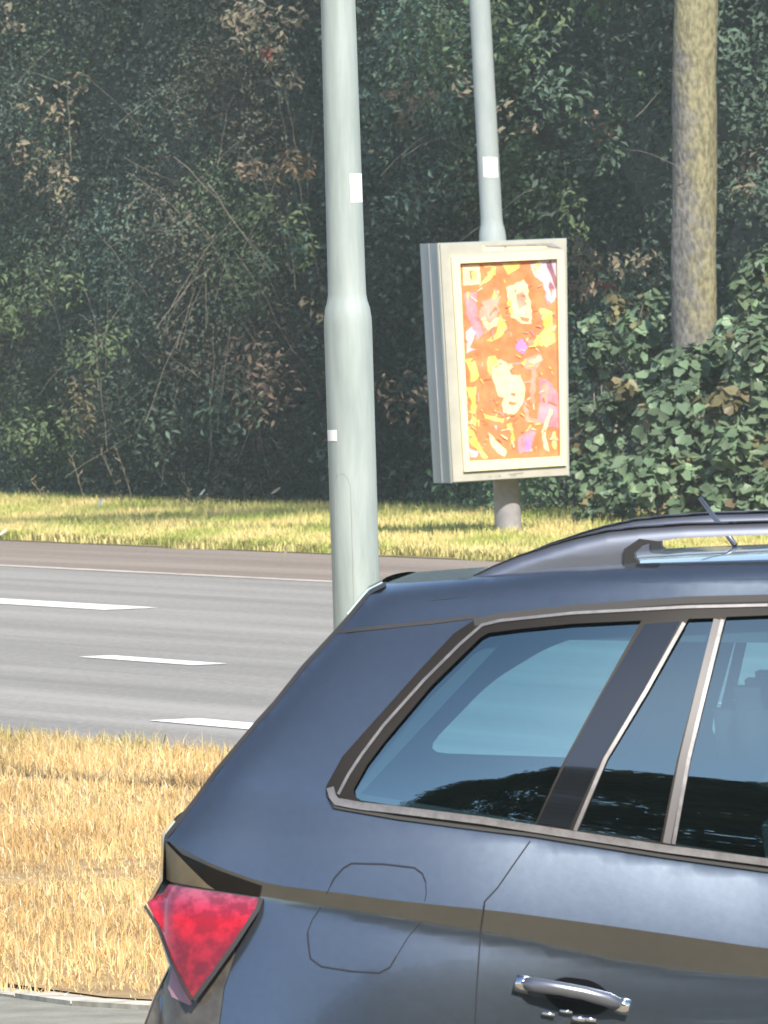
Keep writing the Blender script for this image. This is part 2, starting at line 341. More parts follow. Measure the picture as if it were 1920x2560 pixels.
# where each clump stands as seen along the hedge (0 left end .. 1 right end)
s_ = np.clip((C3[:, 0]+3.2)/6.2, -.3, 1.3)
pal = {'dark': (.082,.125,.100), 'brown': (.130,.128,.098), 'green': (.110,.160,.092), 'grey': (.105,.142,.115), 'beige': (.19,.185,.13), 'rust': (.17,.13,.095)}
cols = np.zeros((NC, 3)); rv = RG.random(NC); nz = noise2(s_*6.2*1.6, z*1.6, 1.3, 31); nz2 = noise2(s_*6.2*2.6, z*2.6, 1.5, 32)
for i in range(NC):
    s, zz = s_[i], z[i]
    pb = .62 if (.12 < s < .47 and .9 < zz < 4.2) else .22
    if nz[i] > .45: c = 'green'
    elif nz[i] < -.55: c = 'dark'
    else: c = 'brown' if rv[i] < pb else ('grey' if rv[i] < pb+.3 else 'dark')
    if nz2[i] > 1.15 and rv[i] > .35: c = 'beige' if rv[i] < .75 else 'rust'
    cols[i] = pal[c]
cols *= (RG.uniform(.75, 1.25, NC)*(1+.45*np.clip(noise2(s_*6.2*1.1, z*1.1, 1.1, 33), -1, 1)))[:, None]
rad = RG.uniform(.16, .48, NC); isb = cols[:, 0] > .15; rad[isb] *= .55
cnt = (rad**2*820).astype(int)+12
half = s_ < .45
parts = [clump_leaves(C3[half], rad[half], cnt[half], cols[half], (.03, .065), asp=.45), clump_leaves(C3[~half], rad[~half], (cnt[~half]*.75).astype(int), cols[~half]*np.array([.95, 1.08, 1.02]), (.045, .095), asp=.5)]
def feat(px, py, r_, n, c, size, off_=-.15, k=3):
    cs = []
    for i in range(k):
        p = at_plane(px+rnd.uniform(-1, 1)*r_*330, py+rnd.uniform(-1, 1)*r_*330, rp(0, n_hedge+off_+rnd.uniform(-.1, .15)-(1.3 if px > 1620 else .7 if px > 1400 else 0)), RN); cs.append(tuple(p))
    parts.append(clump_leaves(np.array(cs), np.full(k, r_*.75), np.full(k, n), np.tile(np.array([c]), (k, 1)), size, asp=.42, jitter=.3))
BE, RU, GR, TE = (.23,.205,.15), (.26,.11,.08), (.125,.175,.09), (.105,.16,.12)
for px, py, r_, n, c in ((600, 20, .12, 16, BE), (650, 75, .16, 22, BE), (735, 80, .14, 16, BE), (690, 150, .16, 26, BE), (672, 145, .05, 7, RU), (615, 115, .1, 9, BE), (630, 400, .14, 20, (.25,.20,.14)), (735, 450, .16, 24, (.26,.19,.12)), (680, 560, .22, 40, GR), (700, 640, .18, 30, TE), (20, 40, .1, 8, BE), (170, 240, .16, 14, BE), (130, 330, .22, 20, (.25,.21,.14)), (90, 410, .2, 18, BE), (180, 470, .2, 18, (.28,.24,.17)), (70, 720, .32, 60, GR), (30, 780, .2, 40, GR), (240, 900, .22, 46, GR), (60, 1080, .3, 50, GR), (140, 1000, .2, 30, (.16,.15,.09)), (780, 775, .07, 6, (.28,.24,.15)),
                          (1010, 60, .3, 60, GR), (1000, 130, .2, 40, TE), (1080, 250, .14, 14, BE), (990, 260, .1, 10, BE), (1020, 290, .08, 6, BE), (1120, 200, .16, 8, BE), (1300, 40, .3, 40, GR), (1360, 120, .16, 14, TE), (1400, 290, .3, 50, TE), (1500, 300, .2, 30, TE), (1490, 330, .1, 9, (.27,.21,.15)), (1290, 310, .12, 10, BE), (1560, 400, .3, 44, TE), (1440, 560, .2, 30, GR), (1100, 530, .25, 40, TE), (1460, 645, .16, 26, BE), (1500, 690, .18, 30, (.27,.22,.165)), (1515, 705, .05, 6, RU), (1590, 680, .16, 24, BE), (1540, 770, .2, 24, TE), (1870, 60, .35, 60, TE), (1850, 200, .3, 50, TE), (1880, 450, .16, 18, BE), (1860, 500, .25, 36, TE), (1900, 330, .25, 40, TE), (1000, 960, .2, 24, (.17,.13,.1)), (640, 1010, .35, 60, (.17,.13,.10)), (480, 1130, .4, 60, TE), (860, 1150, .2, 24, TE)):
    feat(px, py, r_, n, c, (.05, .10))
# fine filler leaves through the whole face
nf = 210000; t = RG.uniform(80, 150, nf); z = RG.random(nf)**1.25*6
nn = n_hedge-1.15+.45*noise2(t*.9, z*1.4, 1.0, 21)+.3*noise2(t*2.3, z*2.5, 1.4, 22)-.12*z+RG.uniform(-.7, .22, nf)
P = t[:, None]*np.array(RD)+nn[:, None]*np.array(RN); nn = nn-bk(P[:, 0], z); P = t[:, None]*np.array(RD)+nn[:, None]*np.array(RN); P[:, 2] = z
w = np.clip(.5+.5*noise2(P[:, 0]*3, z*2.4, 1.2, 41), 0, 1)
col = lerpc(pal['dark'], pal['brown'], w)*RG.uniform(.8, 1.25, (nf, 1))*(1+.4*np.clip(noise2((P[:, 0]+3.2)*1.1, z*1.1, 1.1, 33), -1, 1))[:, None]
D = rand_dirs(nf)*.8+np.array([[-.1, -.35, .6]])
parts.append(leaves(P, D, RG.uniform(.025, .06, nf), col, .45))
ni = 170000; t = RG.uniform(78, 152, ni); z = RG.random(ni)*6.2; P = t[:, None]*np.array(RD)+n_hedge*np.array(RN)
nn = n_hedge-1.95-1.5*np.clip((P[:, 0]-1.3)/.9, 0, 1)-.13*z+.25*np.sin(t*1.7+z*2)+.2*np.sin(t*3.1-z*3.3)+RG.uniform(.0, .75, ni)
P = t[:, None]*np.array(RD)+nn[:, None]*np.array(RN); P[:, 2] = z
w = np.clip(.5+.6*noise2(P[:, 0]*3.3, z*2.6, 1.2, 43), 0, 1)
parts.append(leaves(P, rand_dirs(ni)*.8+np.array([[-.1, -.35, .6]]), RG.uniform(.05, .10, ni), lerpc(pal['dark'], pal['grey'], w)*RG.uniform(.65, 1.2, (ni, 1)), .5))
V, F, C = join(parts)
th = empty('thicket', rp(115, n_hedge-2))
tag(th, 'dark overgrown thicket of leaves and bare twigs behind the verge', 'thicket', kind='stuff')
def setp(o, root):      # keep world coordinates when parenting a mesh to an Empty
    o.parent = root; o.matrix_parent_inverse = Matrix.Translation(root.location).inverted(); return o
setp(np_mesh('foliage', V, F, M['leaf'], color=C), th)['kind'] = 'stuff'
# dim inside of the thicket
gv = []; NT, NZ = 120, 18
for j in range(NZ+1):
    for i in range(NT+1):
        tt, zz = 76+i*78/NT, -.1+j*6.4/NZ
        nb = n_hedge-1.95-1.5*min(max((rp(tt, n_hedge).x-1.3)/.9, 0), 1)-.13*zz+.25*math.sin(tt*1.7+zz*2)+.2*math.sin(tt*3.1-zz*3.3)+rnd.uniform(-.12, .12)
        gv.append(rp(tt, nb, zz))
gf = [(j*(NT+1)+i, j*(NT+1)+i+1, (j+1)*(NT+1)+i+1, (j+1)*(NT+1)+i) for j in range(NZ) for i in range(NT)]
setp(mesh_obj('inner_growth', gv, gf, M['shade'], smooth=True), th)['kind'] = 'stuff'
# bare twigs
tw = MB()
def twig(px, py, ang, L, r, bend, depth_n):
    p = at_plane(px, py, rp(0, depth_n), RN); a_ = R(ang)
    side = (Vector((1, 0, 0))*math.cos(a_)+Vector((0, 0, 1))*math.sin(a_)); path = []; k = 7
    for i in range(k+1):
        u = i/k-.5
        path.append(p+side*L*u+Vector((0, 0, -1))*bend*(u*2)**2*L*.5+Vector((rnd.uniform(-1, 1), rnd.uniform(-1, 1), rnd.uniform(-1, 1)))*.012*L)
    tw.tube(path, [r*(1-.6*i/k) for i in range(k+1)], 4, cap=False); return path
for i in range(90):
    px, py = rnd.gauss(560, 230), rnd.gauss(780, 260)
    if py > 1215 or px > 800: continue
    pth = twig(px, py, rnd.choice([rnd.gauss(-58, 12), rnd.gauss(60, 18), rnd.gauss(85, 12), rnd.gauss(35, 15)]), rnd.uniform(.35, 1.3), rnd.uniform(.0012, .0030), rnd.uniform(-.15, .35), n_hedge-rnd.uniform(.5, 1.15))
for i in range(22):
    px, py = rnd.uniform(-50, 1950), rnd.uniform(-50, 1150)
    twig(px, py, rnd.uniform(20, 160), rnd.uniform(.25, .7), rnd.uniform(.0025, .0045), rnd.uniform(-.2, .3), n_hedge-rnd.uniform(.4, 1.0))
for px, py, an, L in ((505, 640, 52, .9), (470, 720, 45, .8), (560, 520, -52, 1.3), (610, 590, -60, 1.2), (530, 980, 86, 1.2), (560, 930, 80, .9), (280, 800, 60, .9), (255, 1000, 95, .8), (660, 740, -62, 1.0), (640, 860, 120, .8), (420, 900, 66, 1.0), (380, 470, 140, .6), (240, 860, 92, .7), (1010, 380, 40, .5), (1060, 360, 25, .4)):
    twig(px, py, an, L, .0042, .12, n_hedge-.55)
o = setp(tw.build('twigs', M['twig']), th); o['kind'] = 'stuff'
# dry weed stalks at the foot of the thicket
for i, (px, py, hh, ln) in enumerate(((252, 1288, .50, -.08), (348, 1290, .54, -.13), (374, 1290, .56, -.10), (165, 1286, .30, -.12), (520, 1292, .32, -.05))):
    p = ground(px, py); b = MB()
    path = [p+RN*.12+Vector((ln*(k/6)**1.3*1.4, 0, hh*k/6)) for k in range(7)]
    b.tube(path, [.0045*(1-.1*k) for k in range(7)], 4)
    for k in range(9):
        s = path[3+k % 4]; b.tube([s, s+Vector((rnd.uniform(-.05, .05), rnd.uniform(-.03, .03), rnd.uniform(.02, .07)))], .004, 3)
    o = b.build('weed_stalk', M.setdefault('straw', pmat('straw', (.27,.235,.16), .9, var=.2, scale=8)))
    tag(o, ('dry weed stalk just left of the two tallest stalks at the thicket foot', 'tall dry weed stalk, left one of the close leaning pair', 'tall dry weed stalk, right one of the close leaning pair', 'leftmost short dry weed stalk at the thicket foot', 'rightmost small dry weed stalk at the thicket foot')[i], 'weed', 'dry weed stalks at the foot of the thicket')
# ------------------------------------------------------------------ tree with lichen bark
TY = 107.6
tb = at_depth(1737, 1380, TY); tb.z = 0
troot = empty('tree', tb)
tag(troot, 'straight grey tree trunk with yellow lichen rising behind the leafy bushes', 'tree')
def bark_mat():
    m, t_, b = new_mat('lichen bark'); tc = t_.nodes.new('ShaderNodeTexCoord'); mp = t_.nodes.new('ShaderNodeMapping'); mp.inputs['Scale'].default_value = (1, 1, .5)
    t_.links.new(tc.outputs['Object'], mp.inputs[0])
    n1 = t_.nodes.new('ShaderNodeTexNoise'); n1.inputs['Scale'].default_value = 34; n1.inputs['Detail'].default_value = 8; t_.links.new(mp.outputs[0], n1.inputs[0])
    r1 = t_.nodes.new('ShaderNodeValToRGB'); r1.color_ramp.elements[0].position = .36; r1.color_ramp.elements[1].position = .66
    r1.color_ramp.elements[0].color = (.10,.098,.096, 1); r1.color_ramp.elements[1].color = (.215,.205,.195, 1); t_.links.new(n1.outputs[0], r1.inputs[0])
    n2 = t_.nodes.new('ShaderNodeTexNoise'); n2.inputs['Scale'].default_value = 3.2; n2.inputs['Detail'].default_value = 7; n2.inputs['Roughness'].default_value = .7; t_.links.new(tc.outputs['Object'], n2.inputs[0])
    sx = t_.nodes.new('ShaderNodeSeparateXYZ'); t_.links.new(tc.outputs['Object'], sx.inputs[0])
    ma = t_.nodes.new('ShaderNodeMath'); ma.operation = 'MULTIPLY_ADD'; ma.inputs[1].default_value = 1.1; t_.links.new(sx.outputs['X'], ma.inputs[0]); t_.links.new(n2.outputs[0], ma.inputs[2])
    mz = t_.nodes.new('ShaderNodeMath'); mz.operation = 'MULTIPLY_ADD'; mz.inputs[1].default_value = .07; t_.links.new(sx.outputs['Z'], mz.inputs[0]); t_.links.new(ma.outputs[0], mz.inputs[2])
    r2 = t_.nodes.new('ShaderNodeValToRGB'); r2.color_ramp.elements[0].position = .64; r2.color_ramp.elements[1].position = .84; t_.links.new(mz.outputs[0], r2.inputs[0])
    mx = t_.nodes.new('ShaderNodeMix'); mx.data_type = 'RGBA'; t_.links.new(r2.outputs[0], mx.inputs[0]); t_.links.new(r1.outputs[0], mx.inputs[6])
    r3 = t_.nodes.new('ShaderNodeValToRGB'); r3.color_ramp.elements[0].color = (.145,.135,.08, 1); r3.color_ramp.elements[1].color = (.29,.265,.155, 1); r3.color_ramp.elements[0].position = .35; r3.color_ramp.elements[1].position = .6
    t_.links.new(n1.outputs[0], r3.inputs[0]); t_.links.new(r3.outputs[0], mx.inputs[7]); t_.links.new(mx.outputs[2], b.inputs['Base Color']); b.inputs['Roughness'].default_value = .95
    bp = t_.nodes.new('ShaderNodeBump'); bp.inputs['Strength'].default_value = .8; bp.inputs['Distance'].default_value = .02; t_.links.new(n1.outputs[0], bp.inputs['Height']); t_.links.new(bp.outputs[0], b.inputs['Normal']); return m
M['bark'] = bark_mat()
vs = []; NR, NS = 90, 28
top_c = at_depth(1737, 0, TY)
for j in range(NR+1):
    zz = 8.6*j/NR; cx = (top_c.x-tb.x)*(zz/top_c.z)
    r0 = .172*(1-.012*zz) if zz < 6 else .16*(1-(zz-6)*.2)
    r0 *= 1+.35*math.exp(-zz*5)
    for k in range(NS):
        a_ = 2*math.pi*k/NS; rr = r0*(1+.022*math.sin(3*a_+zz*2.1)+.018*math.sin(5*a_-zz*4.3)+rnd.uniform(-.02, .02)+.02*math.sin(zz*5.3+a_)+.03*math.exp(-((zz-3.15)/.12)**2)*max(0, math.cos(a_)))
        vs.append((cx+rr*math.cos(a_), rr*math.sin(a_), zz))
fs = [(j*NS+k, j*NS+(k+1) % NS, (j+1)*NS+(k+1) % NS, (j+1)*NS+k) for j in range(NR) for k in range(NS)]
mesh_obj('trunk', vs, fs, M['bark'], troot, smooth=True)
br = MB(); cc = []
for i in range(10):
    a_ = i*2.4; z0 = rnd.uniform(6.6, 8.4); L = rnd.uniform(1.6, 3.2); p0 = Vector((0, 0, z0)); d = Vector((math.cos(a_), math.sin(a_), rnd.uniform(.35, .9)))
    pts = [p0+d*L*k/5+Vector((0, 0, .08*k*k/5)) for k in range(6)]; br.tube(pts, [.06*(1-.16*k) for k in range(6)], 6)
    cc += [tuple(pts[k]+Vector((rnd.uniform(-.5, .5), rnd.uniform(-.5, .5), rnd.uniform(-.3, .5)))) for k in (2, 3, 4, 5, 5)]
br.build('branch', M['bark'], troot, smooth=True)
cc = np.array(cc); V, F, C = clump_leaves(cc, np.full(len(cc), .75), np.full(len(cc), 130), np.tile(np.array([[.06,.09,.035]]), (len(cc), 1)), (.09, .15))
np_mesh('crown', V, F, M['leaf'], troot, color=C)
# ------------------------------------------------------------------ broad-leaved bushes round the tree
def bush(name, label, spots, size, base, dens, seed):
    """spots: (px, py, depth, radius)"""
    g0 = at_depth(spots[0][0], 1330, spots[0][2]); g0.z = 0; root = empty(name, g0); tag(root, label, 'bush', 'leafy bushes round the tree foot')
    cs = []; rs = []; co_ = []
    for px, py, Y, r in spots:
        c = at_depth(px, py, Y)
        for k in range(7):
            q = c+Vector((rnd.uniform(-1, 1), rnd.uniform(-.8, .8), rnd.uniform(-1, 1)))*r*.62
            if q.z < .04: q.z = .06
            cs.append(tuple(q-g0)); rs.append(r*rnd.uniform(.35, .6)); f = rnd.uniform(.65, 1.35)
            cb = base if rnd.random() > .12 else (.19,.17,.09)
            co_.append([v*f for v in cb])
    cs = np.array(cs); rs = np.array(rs); co_ = np.array(co_); cn = np.maximum((rs**2*dens).astype(int), 6)
    V, F, C = clump_leaves(cs, rs, cn, co_, size, droop=.55, asp=.52, lobed=True, jitter=.4)
    V[:, 2] = np.maximum(V[:, 2], .01)
    np_mesh('foliage', V, F, M['ivy'], root, color=C)
    b = MB()
    for k in range(10):
        q = Vector(cs[rnd.randrange(len(cs))]); b.tube([(rnd.uniform(-.12, .12), rnd.uniform(-.1, .1), 0), (q.x*.5, q.y*.5, q.z*.6), q], [.009, .007, .004], 5)
    b.build('stem', M['twig'], root, smooth=True)
bush('broadleaf_bush', 'low bush with large rounded leaves directly below the tree trunk',
     [(1690, 960, 107.2, .30), (1760, 920, 107.4, .24), (1640, 1080, 106.8, .34), (1750, 1110, 106.6, .34), (1700, 1210, 106.4, .30), (1620, 1230, 106.3, .26), (1790, 1250, 106.2, .24), (1600, 960, 107.5, .24), (1600, 860, 108.2, .16), (1700, 1290, 106.0, .14)], (.06, .125), (.14,.205,.125), 1500, 1)
bush('bramble_bush', 'arching leafy bramble beside the right edge of the lit poster box',
     [(1500, 1180, 107.6, .28), (1490, 1060, 107.8, .24), (1540, 1000, 107.8, .22), (1540, 880, 108.0, .24), (1570, 790, 108.3, .17), (1470, 1270, 107.2, .14), (1520, 1265, 107, .16), (1480, 920, 108.2, .16), (1560, 1300, 106.6, .13), (1500, 790, 108.6, .16), (1460, 1130, 108, .14), (1620, 770, 109.6, .18)], (.05, .10), (.12,.18,.11), 1700, 2)
bush('tall_bush', 'taller pale green bush standing right of the tree trunk',
     [(1880, 860, 106.6, .26), (1840, 830, 106.8, .15), (1890, 1000, 106.4, .34), (1850, 1120, 106.2, .32), (1900, 1230, 106.0, .26), (1940, 920, 106.5, .30), (1960, 1100, 106.3, .34), (1950, 760, 107, .24), (1870, 1290, 105.9, .15), (1850, 740, 108, .16), (1920, 660, 108.2, .18)], (.06, .12), (.15,.215,.13), 1500, 3)
# ------------------------------------------------------------------ lamp posts
def lathe_pts(base, top, prof, n=36):
    ax = (top-base).normalized(); a_ = ax.orthogonal().normalized(); b_ = ax.cross(a_); vs = []; fs = []
    for s, r in prof:
        for k in range(n): vs.append(base+ax*s+(a_*math.cos(2*math.pi*k/n)+b_*math.sin(2*math.pi*k/n))*r)
    for j in range(len(prof)-1):
        for k in range(n): fs.append((j*n+k, j*n+(k+1) % n, (j+1)*n+(k+1) % n, (j+1)*n+k))
    fs.append(tuple(range((len(prof)-1)*n, len(prof)*n))); return vs, fs
def on_post(px, py, Y, base, top, rad, push):
    """point of the post's surface under a pixel"""
    p = at_depth(px, py, Y); ax = (top-base).normalized(); c = base+ax*(p-base).dot(ax); off = p-c; lx = max(-rad*.98, min(rad*.98, off.x))
    r = rad+push; return Vector((c.x+lx*r/rad, c.y-math.sqrt(rad*rad-lx*lx)*r/rad, c.z))
def patch(name, px0, px1, py0, py1, Y, base, top, rad, mat, root, push=.002, lean=.03):
    vs = []; fs = []; n = 8
    for j in range(3):
        py = py0+(py1-py0)*j/2
        for i in range(n+1): vs.append(on_post(px0+(px1-px0)*i/n+lean*(py-py0), py, Y, base, top, rad, push)-root.location)
    for j in range(2):
        for i in range(n): fs.append((j*(n+1)+i, (j+1)*(n+1)+i, (j+1)*(n+1)+i+1, j*(n+1)+i+1))
    return mesh_obj(name, vs, fs, mat, root, smooth=True)
Y1 = 55.4; pa, pb = at_depth(890, 1462, Y1), at_depth(845, 0, Y1)
base = pa+(pa-pb)*(pa.z/(pb.z-pa.z)); base.z = 0; ax = (pb-base).normalized()
def s_at(py): p = at_depth(870, py, Y1); return (p-base).dot(ax)
lp = empty('lamp_post', base); tag(lp, 'thick pale green grey lamp post rising beyond the rear of the car', 'lamp post', 'street lamp posts')
vs, fs = lathe_pts(Vector((0, 0, 0)), pb-base, [(0, .094), (s_at(1450), .0915), (s_at(815), .0925), (s_at(795), .0915), (s_at(770), .086), (s_at(752), .0775), (s_at(735), .0735), (s_at(700), .0728), (s_at(0), .0665), (8.5, .045)], 40)
mesh_obj('pole', vs, fs, M['post'], lp, smooth=True)
patch('sticker', 874, 903, 434, 506, Y1, base, base+ax, .0705, M['sticker'], lp)
patch('sticker', 812, 843, 1074, 1102, Y1, base, base+ax, .0917, M['sticker'], lp)
d_ = MB()   # outline of the service door low on the pole
lines = [[(842, 1188), (856, 1184), (868, 1192), (876, 1215), (879, 1300), (884, 1500), (888, 1700)], [(842, 1188), (836, 1210), (838, 1400), (842, 1700)]]
for l in lines: d_.tube([on_post(x, y, Y1, base, base+ax, .0917, .0004)-base for x, y in l], .0008, 4)
d_.build('door_seam', M['rust'], lp)
b = MB(); tip = (pb-base).normalized()*8.5; b.tube([tip, tip+Vector((-.2, .1, .35)), tip+Vector((-.9, .3, .55)), tip+Vector((-1.6, .5, .6))], .04, 10); b.build('lamp_arm', M['post'], lp, smooth=True)
b = MB(); q = tip+Vector((-1.6, .5, .6)); b.prism([q+Vector((0, -.12, -.03)), q+Vector((0, .12, -.03)), q+Vector((-.1, .1, .08)), q+Vector((-.1, -.1, .08))], (-.6, .15, 0)); b.build('lamp_head', M['post_far'], lp)
# poster box post
Y2 = 106.05; pa, pb = at_depth(1270, 1300, Y2), at_depth(1199, 0, Y2)
base2 = pa+(pa-pb)*(pa.z/(pb.z-pa.z)); ax2 = (pb-base2).normalized()
def s2(py): p = at_depth(1240, py, Y2); return (p-base2).dot(ax2)
lp2 = empty('lamp_post', base2); tag(lp2, 'slim grey lamp post on the far verge that carries the poster box', 'lamp post', 'street lamp posts')
vs, fs = lathe_pts(Vector((0, 0, 0)), pb-base2, [(-.05, .1), (s2(1195), .096), (s2(1180), .096)], 30); mesh_obj('post_foot', vs, fs, M['post_base'], lp2, smooth=True)
vs, fs = lathe_pts(Vector((0, 0, 0)), pb-base2, [(s2(1175), .095), (s2(596), .1), (s2(588), .099), (s2(572), .092), (s2(560), .083), (s2(545), .081), (s2(0), .077), (8.4, .05)], 30); mesh_obj('pole', vs, fs, M['post_far'], lp2, smooth=True)
patch('sticker', 1207, 1242, 393, 443, Y2, base2, base2+ax2, .080, M['sticker'], lp2, push=.003, lean=.05)
b = MB(); tip = ax2*8.4; b.tube([tip, tip+Vector((-.2, .1, .3)), tip+Vector((-1.2, .3, .45))], .035, 8); b.build('lamp_arm', M['post_far'], lp2, smooth=True)
b = MB(); q = tip+Vector((-1.2, .3, .45)); b.prism([q+Vector((0, -.12, -.03)), q+Vector((0, .12, -.03)), q+Vector((-.1, .1, .08)), q+Vector((-.1, -.1, .08))], (-.6, .15, 0)); b.build('lamp_head', M['post_far'], lp2)
# ------------------------------------------------------------------ poster box
M['box_front'] = pmat('box front metal', (.42,.41,.355), .55, var=.08, scale=5)
M['box_side'] = pmat('box side metal', (.33,.37,.385), .55, var=.05, scale=3)
M['box_edge'] = pmat('box pale edge', (.66,.64,.54), .5)
M['cream'] = pmat('cream frame', (.86,.78,.46), .5, var=.04, scale=6)
PSI = R(25); BN = Vector((math.sin(PSI), -math.cos(PSI), 0)); BP = Vector((at_depth(1265, 900, Y2-.30).x, Y2-.30, 0))
bx = empty('poster_box', Vector((BP.x, BP.y, 0)))
tag(bx, 'grey metal poster box with bright orange poster mounted round the slim lamp post', 'advertising box')
def bp_(x, y, off=0.0): return at_plane(960+x*.36175, 560+y*.36175, BP+BN*off, BN)-bx.location       # zoomed-tracing coordinates -> box plane
def quad_frame(name, outer, inner, off0, off1, mat):
    o0 = [bp_(*p, off1) for p in outer]; i0 = [bp_(*p, off1) for p in inner]; ob = [bp_(*p, off0) for p in outer]; ib = [bp_(*p, off0) for p in inner]; n = 4
    # straight extrusion along the box normal
    ob = [v-BN*(off1-off0) for v in o0]; ib = [v-BN*(off1-off0) for v in i0]
    vs = o0+i0+ob+ib; fs = []
    for k in range(4):
        l = (k+1) % 4; fs += [(k, l, 4+l, 4+k), (8+k, 8+l, l, k), (4+k, 4+l, 12+l, 12+k)]
    return mesh_obj(name, vs, fs, mat, bx)
F0 = [(380, 132), (1262, 97), (1281, 1740), (475, 1790)]
front = [bp_(*p) for p in F0]; D0 = -BN
b = MB(); d = .30; d2 = .37
back = [v-BN*.33 for v in front]
b.add(front+back, [(3,2,1,0), (4,5,6,7), (0,1,5,4), (1,2,6,5), (2,3,7,6), (3,0,4,7)]); b.build('housing', M['box_side'], bx)
quad_frame('front_frame', [(388, 138), (1257, 104), (1276, 1734), (480, 1783)], [(505, 255), (1210, 225), (1232, 1625), (580, 1650)], .0, .022, M['box_front'])
quad_frame('poster_frame', [(468, 228), (1242, 192), (1262, 1668), (556, 1712)], [(525, 272), (1200, 240), (1222, 1605), (592, 1638)], .022, .045, M['cream'])
# pale vertical edge strip at the front left corner and seams on the side face
b = MB(); fl0, fl3 = front[0], front[3]
for a0, a1, m_ in ((.0, .03, 0), (.17, .175, 1)):
    o_ = Vector((-math.cos(PSI), -math.sin(PSI), 0))*.006
    b.add([fl0-BN*a0+o_, fl0-BN*a1+o_, fl3-BN*a1+o_, fl3-BN*a0+o_, fl0-BN*a0, fl0-BN*a1, fl3-BN*a1, fl3-BN*a0], [(0,1,2,3), (0,3,7,4), (1,5,6,2), (0,4,5,1), (3,2,6,7)], m_)
b.build('corner_trim', [M['box_edge'], M['post_base']], bx)
b = MB()
def bq(pts, off, m_): b.add([bp_(*p, off) for p in pts], [tuple(range(len(pts)))[::-1]], m_)
bq([(680, 150), (830, 144), (832, 186), (684, 192)], .025, 0); bq([(845, 148), (1100, 140), (1130, 160), (1060, 176), (848, 184)], .025, 0); bq([(690, 150), (1160, 132), (1230, 168), (1120, 152), (700, 158)], .028, 1)
b.build('label_strip', [M['cream'], M['post_base']], bx); b = MB()
for i, x in enumerate((720, 735, 770, 792, 800, 880, 893, 905)): bq([(x, 1738-i), (x+6, 1738-i), (x+6, 1752-i), (x, 1753-i)], .025, 1)
bq([(560, 1712), (1262, 1664), (1262, 1672), (562, 1722)], .026, 1); bq([(860, 1728), (960, 1716), (962, 1722), (862, 1734)], .025, 1)
b.build('lower_seam', [M['cream'], M['post_base']], bx)
# poster: flat sheet with generic coloured shapes
cm = {k: pmat('print '+k, c, .55, col2=c2, scale=9) for k, c, c2 in (('orange', (.66,.17,.055), (.76,.28,.11)), ('yellow', (.84,.50,.08), (.86,.66,.24)), ('cream', (.84,.64,.34), (.86,.72,.46)),
      ('pink', (.74,.26,.17), (.76,.42,.33)), ('lilac', (.55,.42,.56), (.66,.55,.60)), ('purple', (.55,.18,.85), (.78,.30,.88)), ('magenta', (.86,.20,.24), (.92,.36,.42)), ('dark', (.22,.10,.14), (.40,.16,.16)), ('rust', (.62,.18,.07), (.72,.28,.11)))}
ck = list(cm); b = MB(); layer = [0]
def wob(pts, amp=7):
    out = []
    for (x0, y0), (x1, y1) in zip(pts, pts[1:]+pts[:1]):
        n = max(1, int(math.hypot(x1-x0, y1-y0)/22))
        for i in range(n): out.append((x0+(x1-x0)*i/n+rnd.uniform(-amp, amp), y0+(y1-y0)*i/n+rnd.uniform(-amp, amp)))
    return out
def shape(k, pts, amp=7):
    layer[0] += 1; pp = wob(pts, amp); P2 = [Vector((x, y)) for x, y in pp]
    r_ = geometry.delaunay_2d_cdt([p for p in P2], [(i, (i+1) % len(P2)) for i in range(len(P2))], [], 1, 1e-4)
    b.add([bp_(v.x, v.y, .010+.00005*layer[0]) for v in r_[0]], [tuple(f) for f in r_[2]], ck.index(k))
b.add([bp_(*p, .010) for p in [(520, 262), (1212, 230), (1235, 1620), (586, 1648)]], [(3,2,1,0)], 0)
shape('rust', [(640,960),(760,900),(900,900),(1210,900),(1215,1180),(1060,1060),(960,1280),(1010,1390),(940,1480),(700,1620),(600,1400)])
shape('rust', [(1090,440),(1200,560),(1210,900),(1110,880),(1050,780),(1060,600)])
shape('cream', [(540,285),(660,280),(668,415),(550,425)], 3); shape('orange', [(585,320),(630,318),(600,395)], 3); shape('yellow', [(605,330),(640,325),(645,380),(615,390)], 3)
shape('yellow', [(680,275),(770,290),(768,350),(700,405),(672,400),(720,345)]); shape('yellow', [(810,270),(950,265),(930,310),(850,355)]); shape('rust', [(700,300),(745,296),(735,330),(705,340)], 4)
shape('lilac', [(1015,285),(1080,245),(1196,246),(1203,500),(1160,555),(1120,520),(1100,400),(1040,360)]); shape('dark', [(1120,270),(1150,255),(1180,330),(1200,420),(1185,450),(1150,350)], 5); shape('dark', [(1150,395),(1175,440),(1160,480),(1140,440)], 5)
shape('cream', [(1020,290),(1075,252),(1085,300),(1050,370)]); shape('cream', [(850,440),(960,385),(990,420),(1020,620),(1015,690),(950,690),(880,640)]); shape('pink', [(910,480),(970,470),(985,560),(930,600)]); shape('rust', [(940,640),(1005,650),(1000,680),(950,670)], 5)
shape('yellow', [(760,450),(800,460),(780,520),(745,515)], 5); shape('yellow', [(850,520),(880,540),(895,640),(870,620)], 5)
shape('pink', [(670,540),(770,510),(800,600),(760,680),(700,760),(660,650)]); shape('cream', [(665,650),(700,645),(730,690),(770,650),(800,640),(780,700),(720,740)], 6); shape('magenta', [(560,480),(640,470),(650,640),(690,760),(640,800),(570,620)])
shape('yellow', [(800,620),(850,700),(830,760),(740,815),(705,800),(780,750)]); shape('yellow', [(570,470),(590,470),(580,550)], 3); shape('yellow', [(1070,580),(1160,600),(1185,820),(1120,850),(1050,780),(1110,720)]); shape('yellow', [(1060,770),(1110,790),(1095,850),(1030,830)], 6)
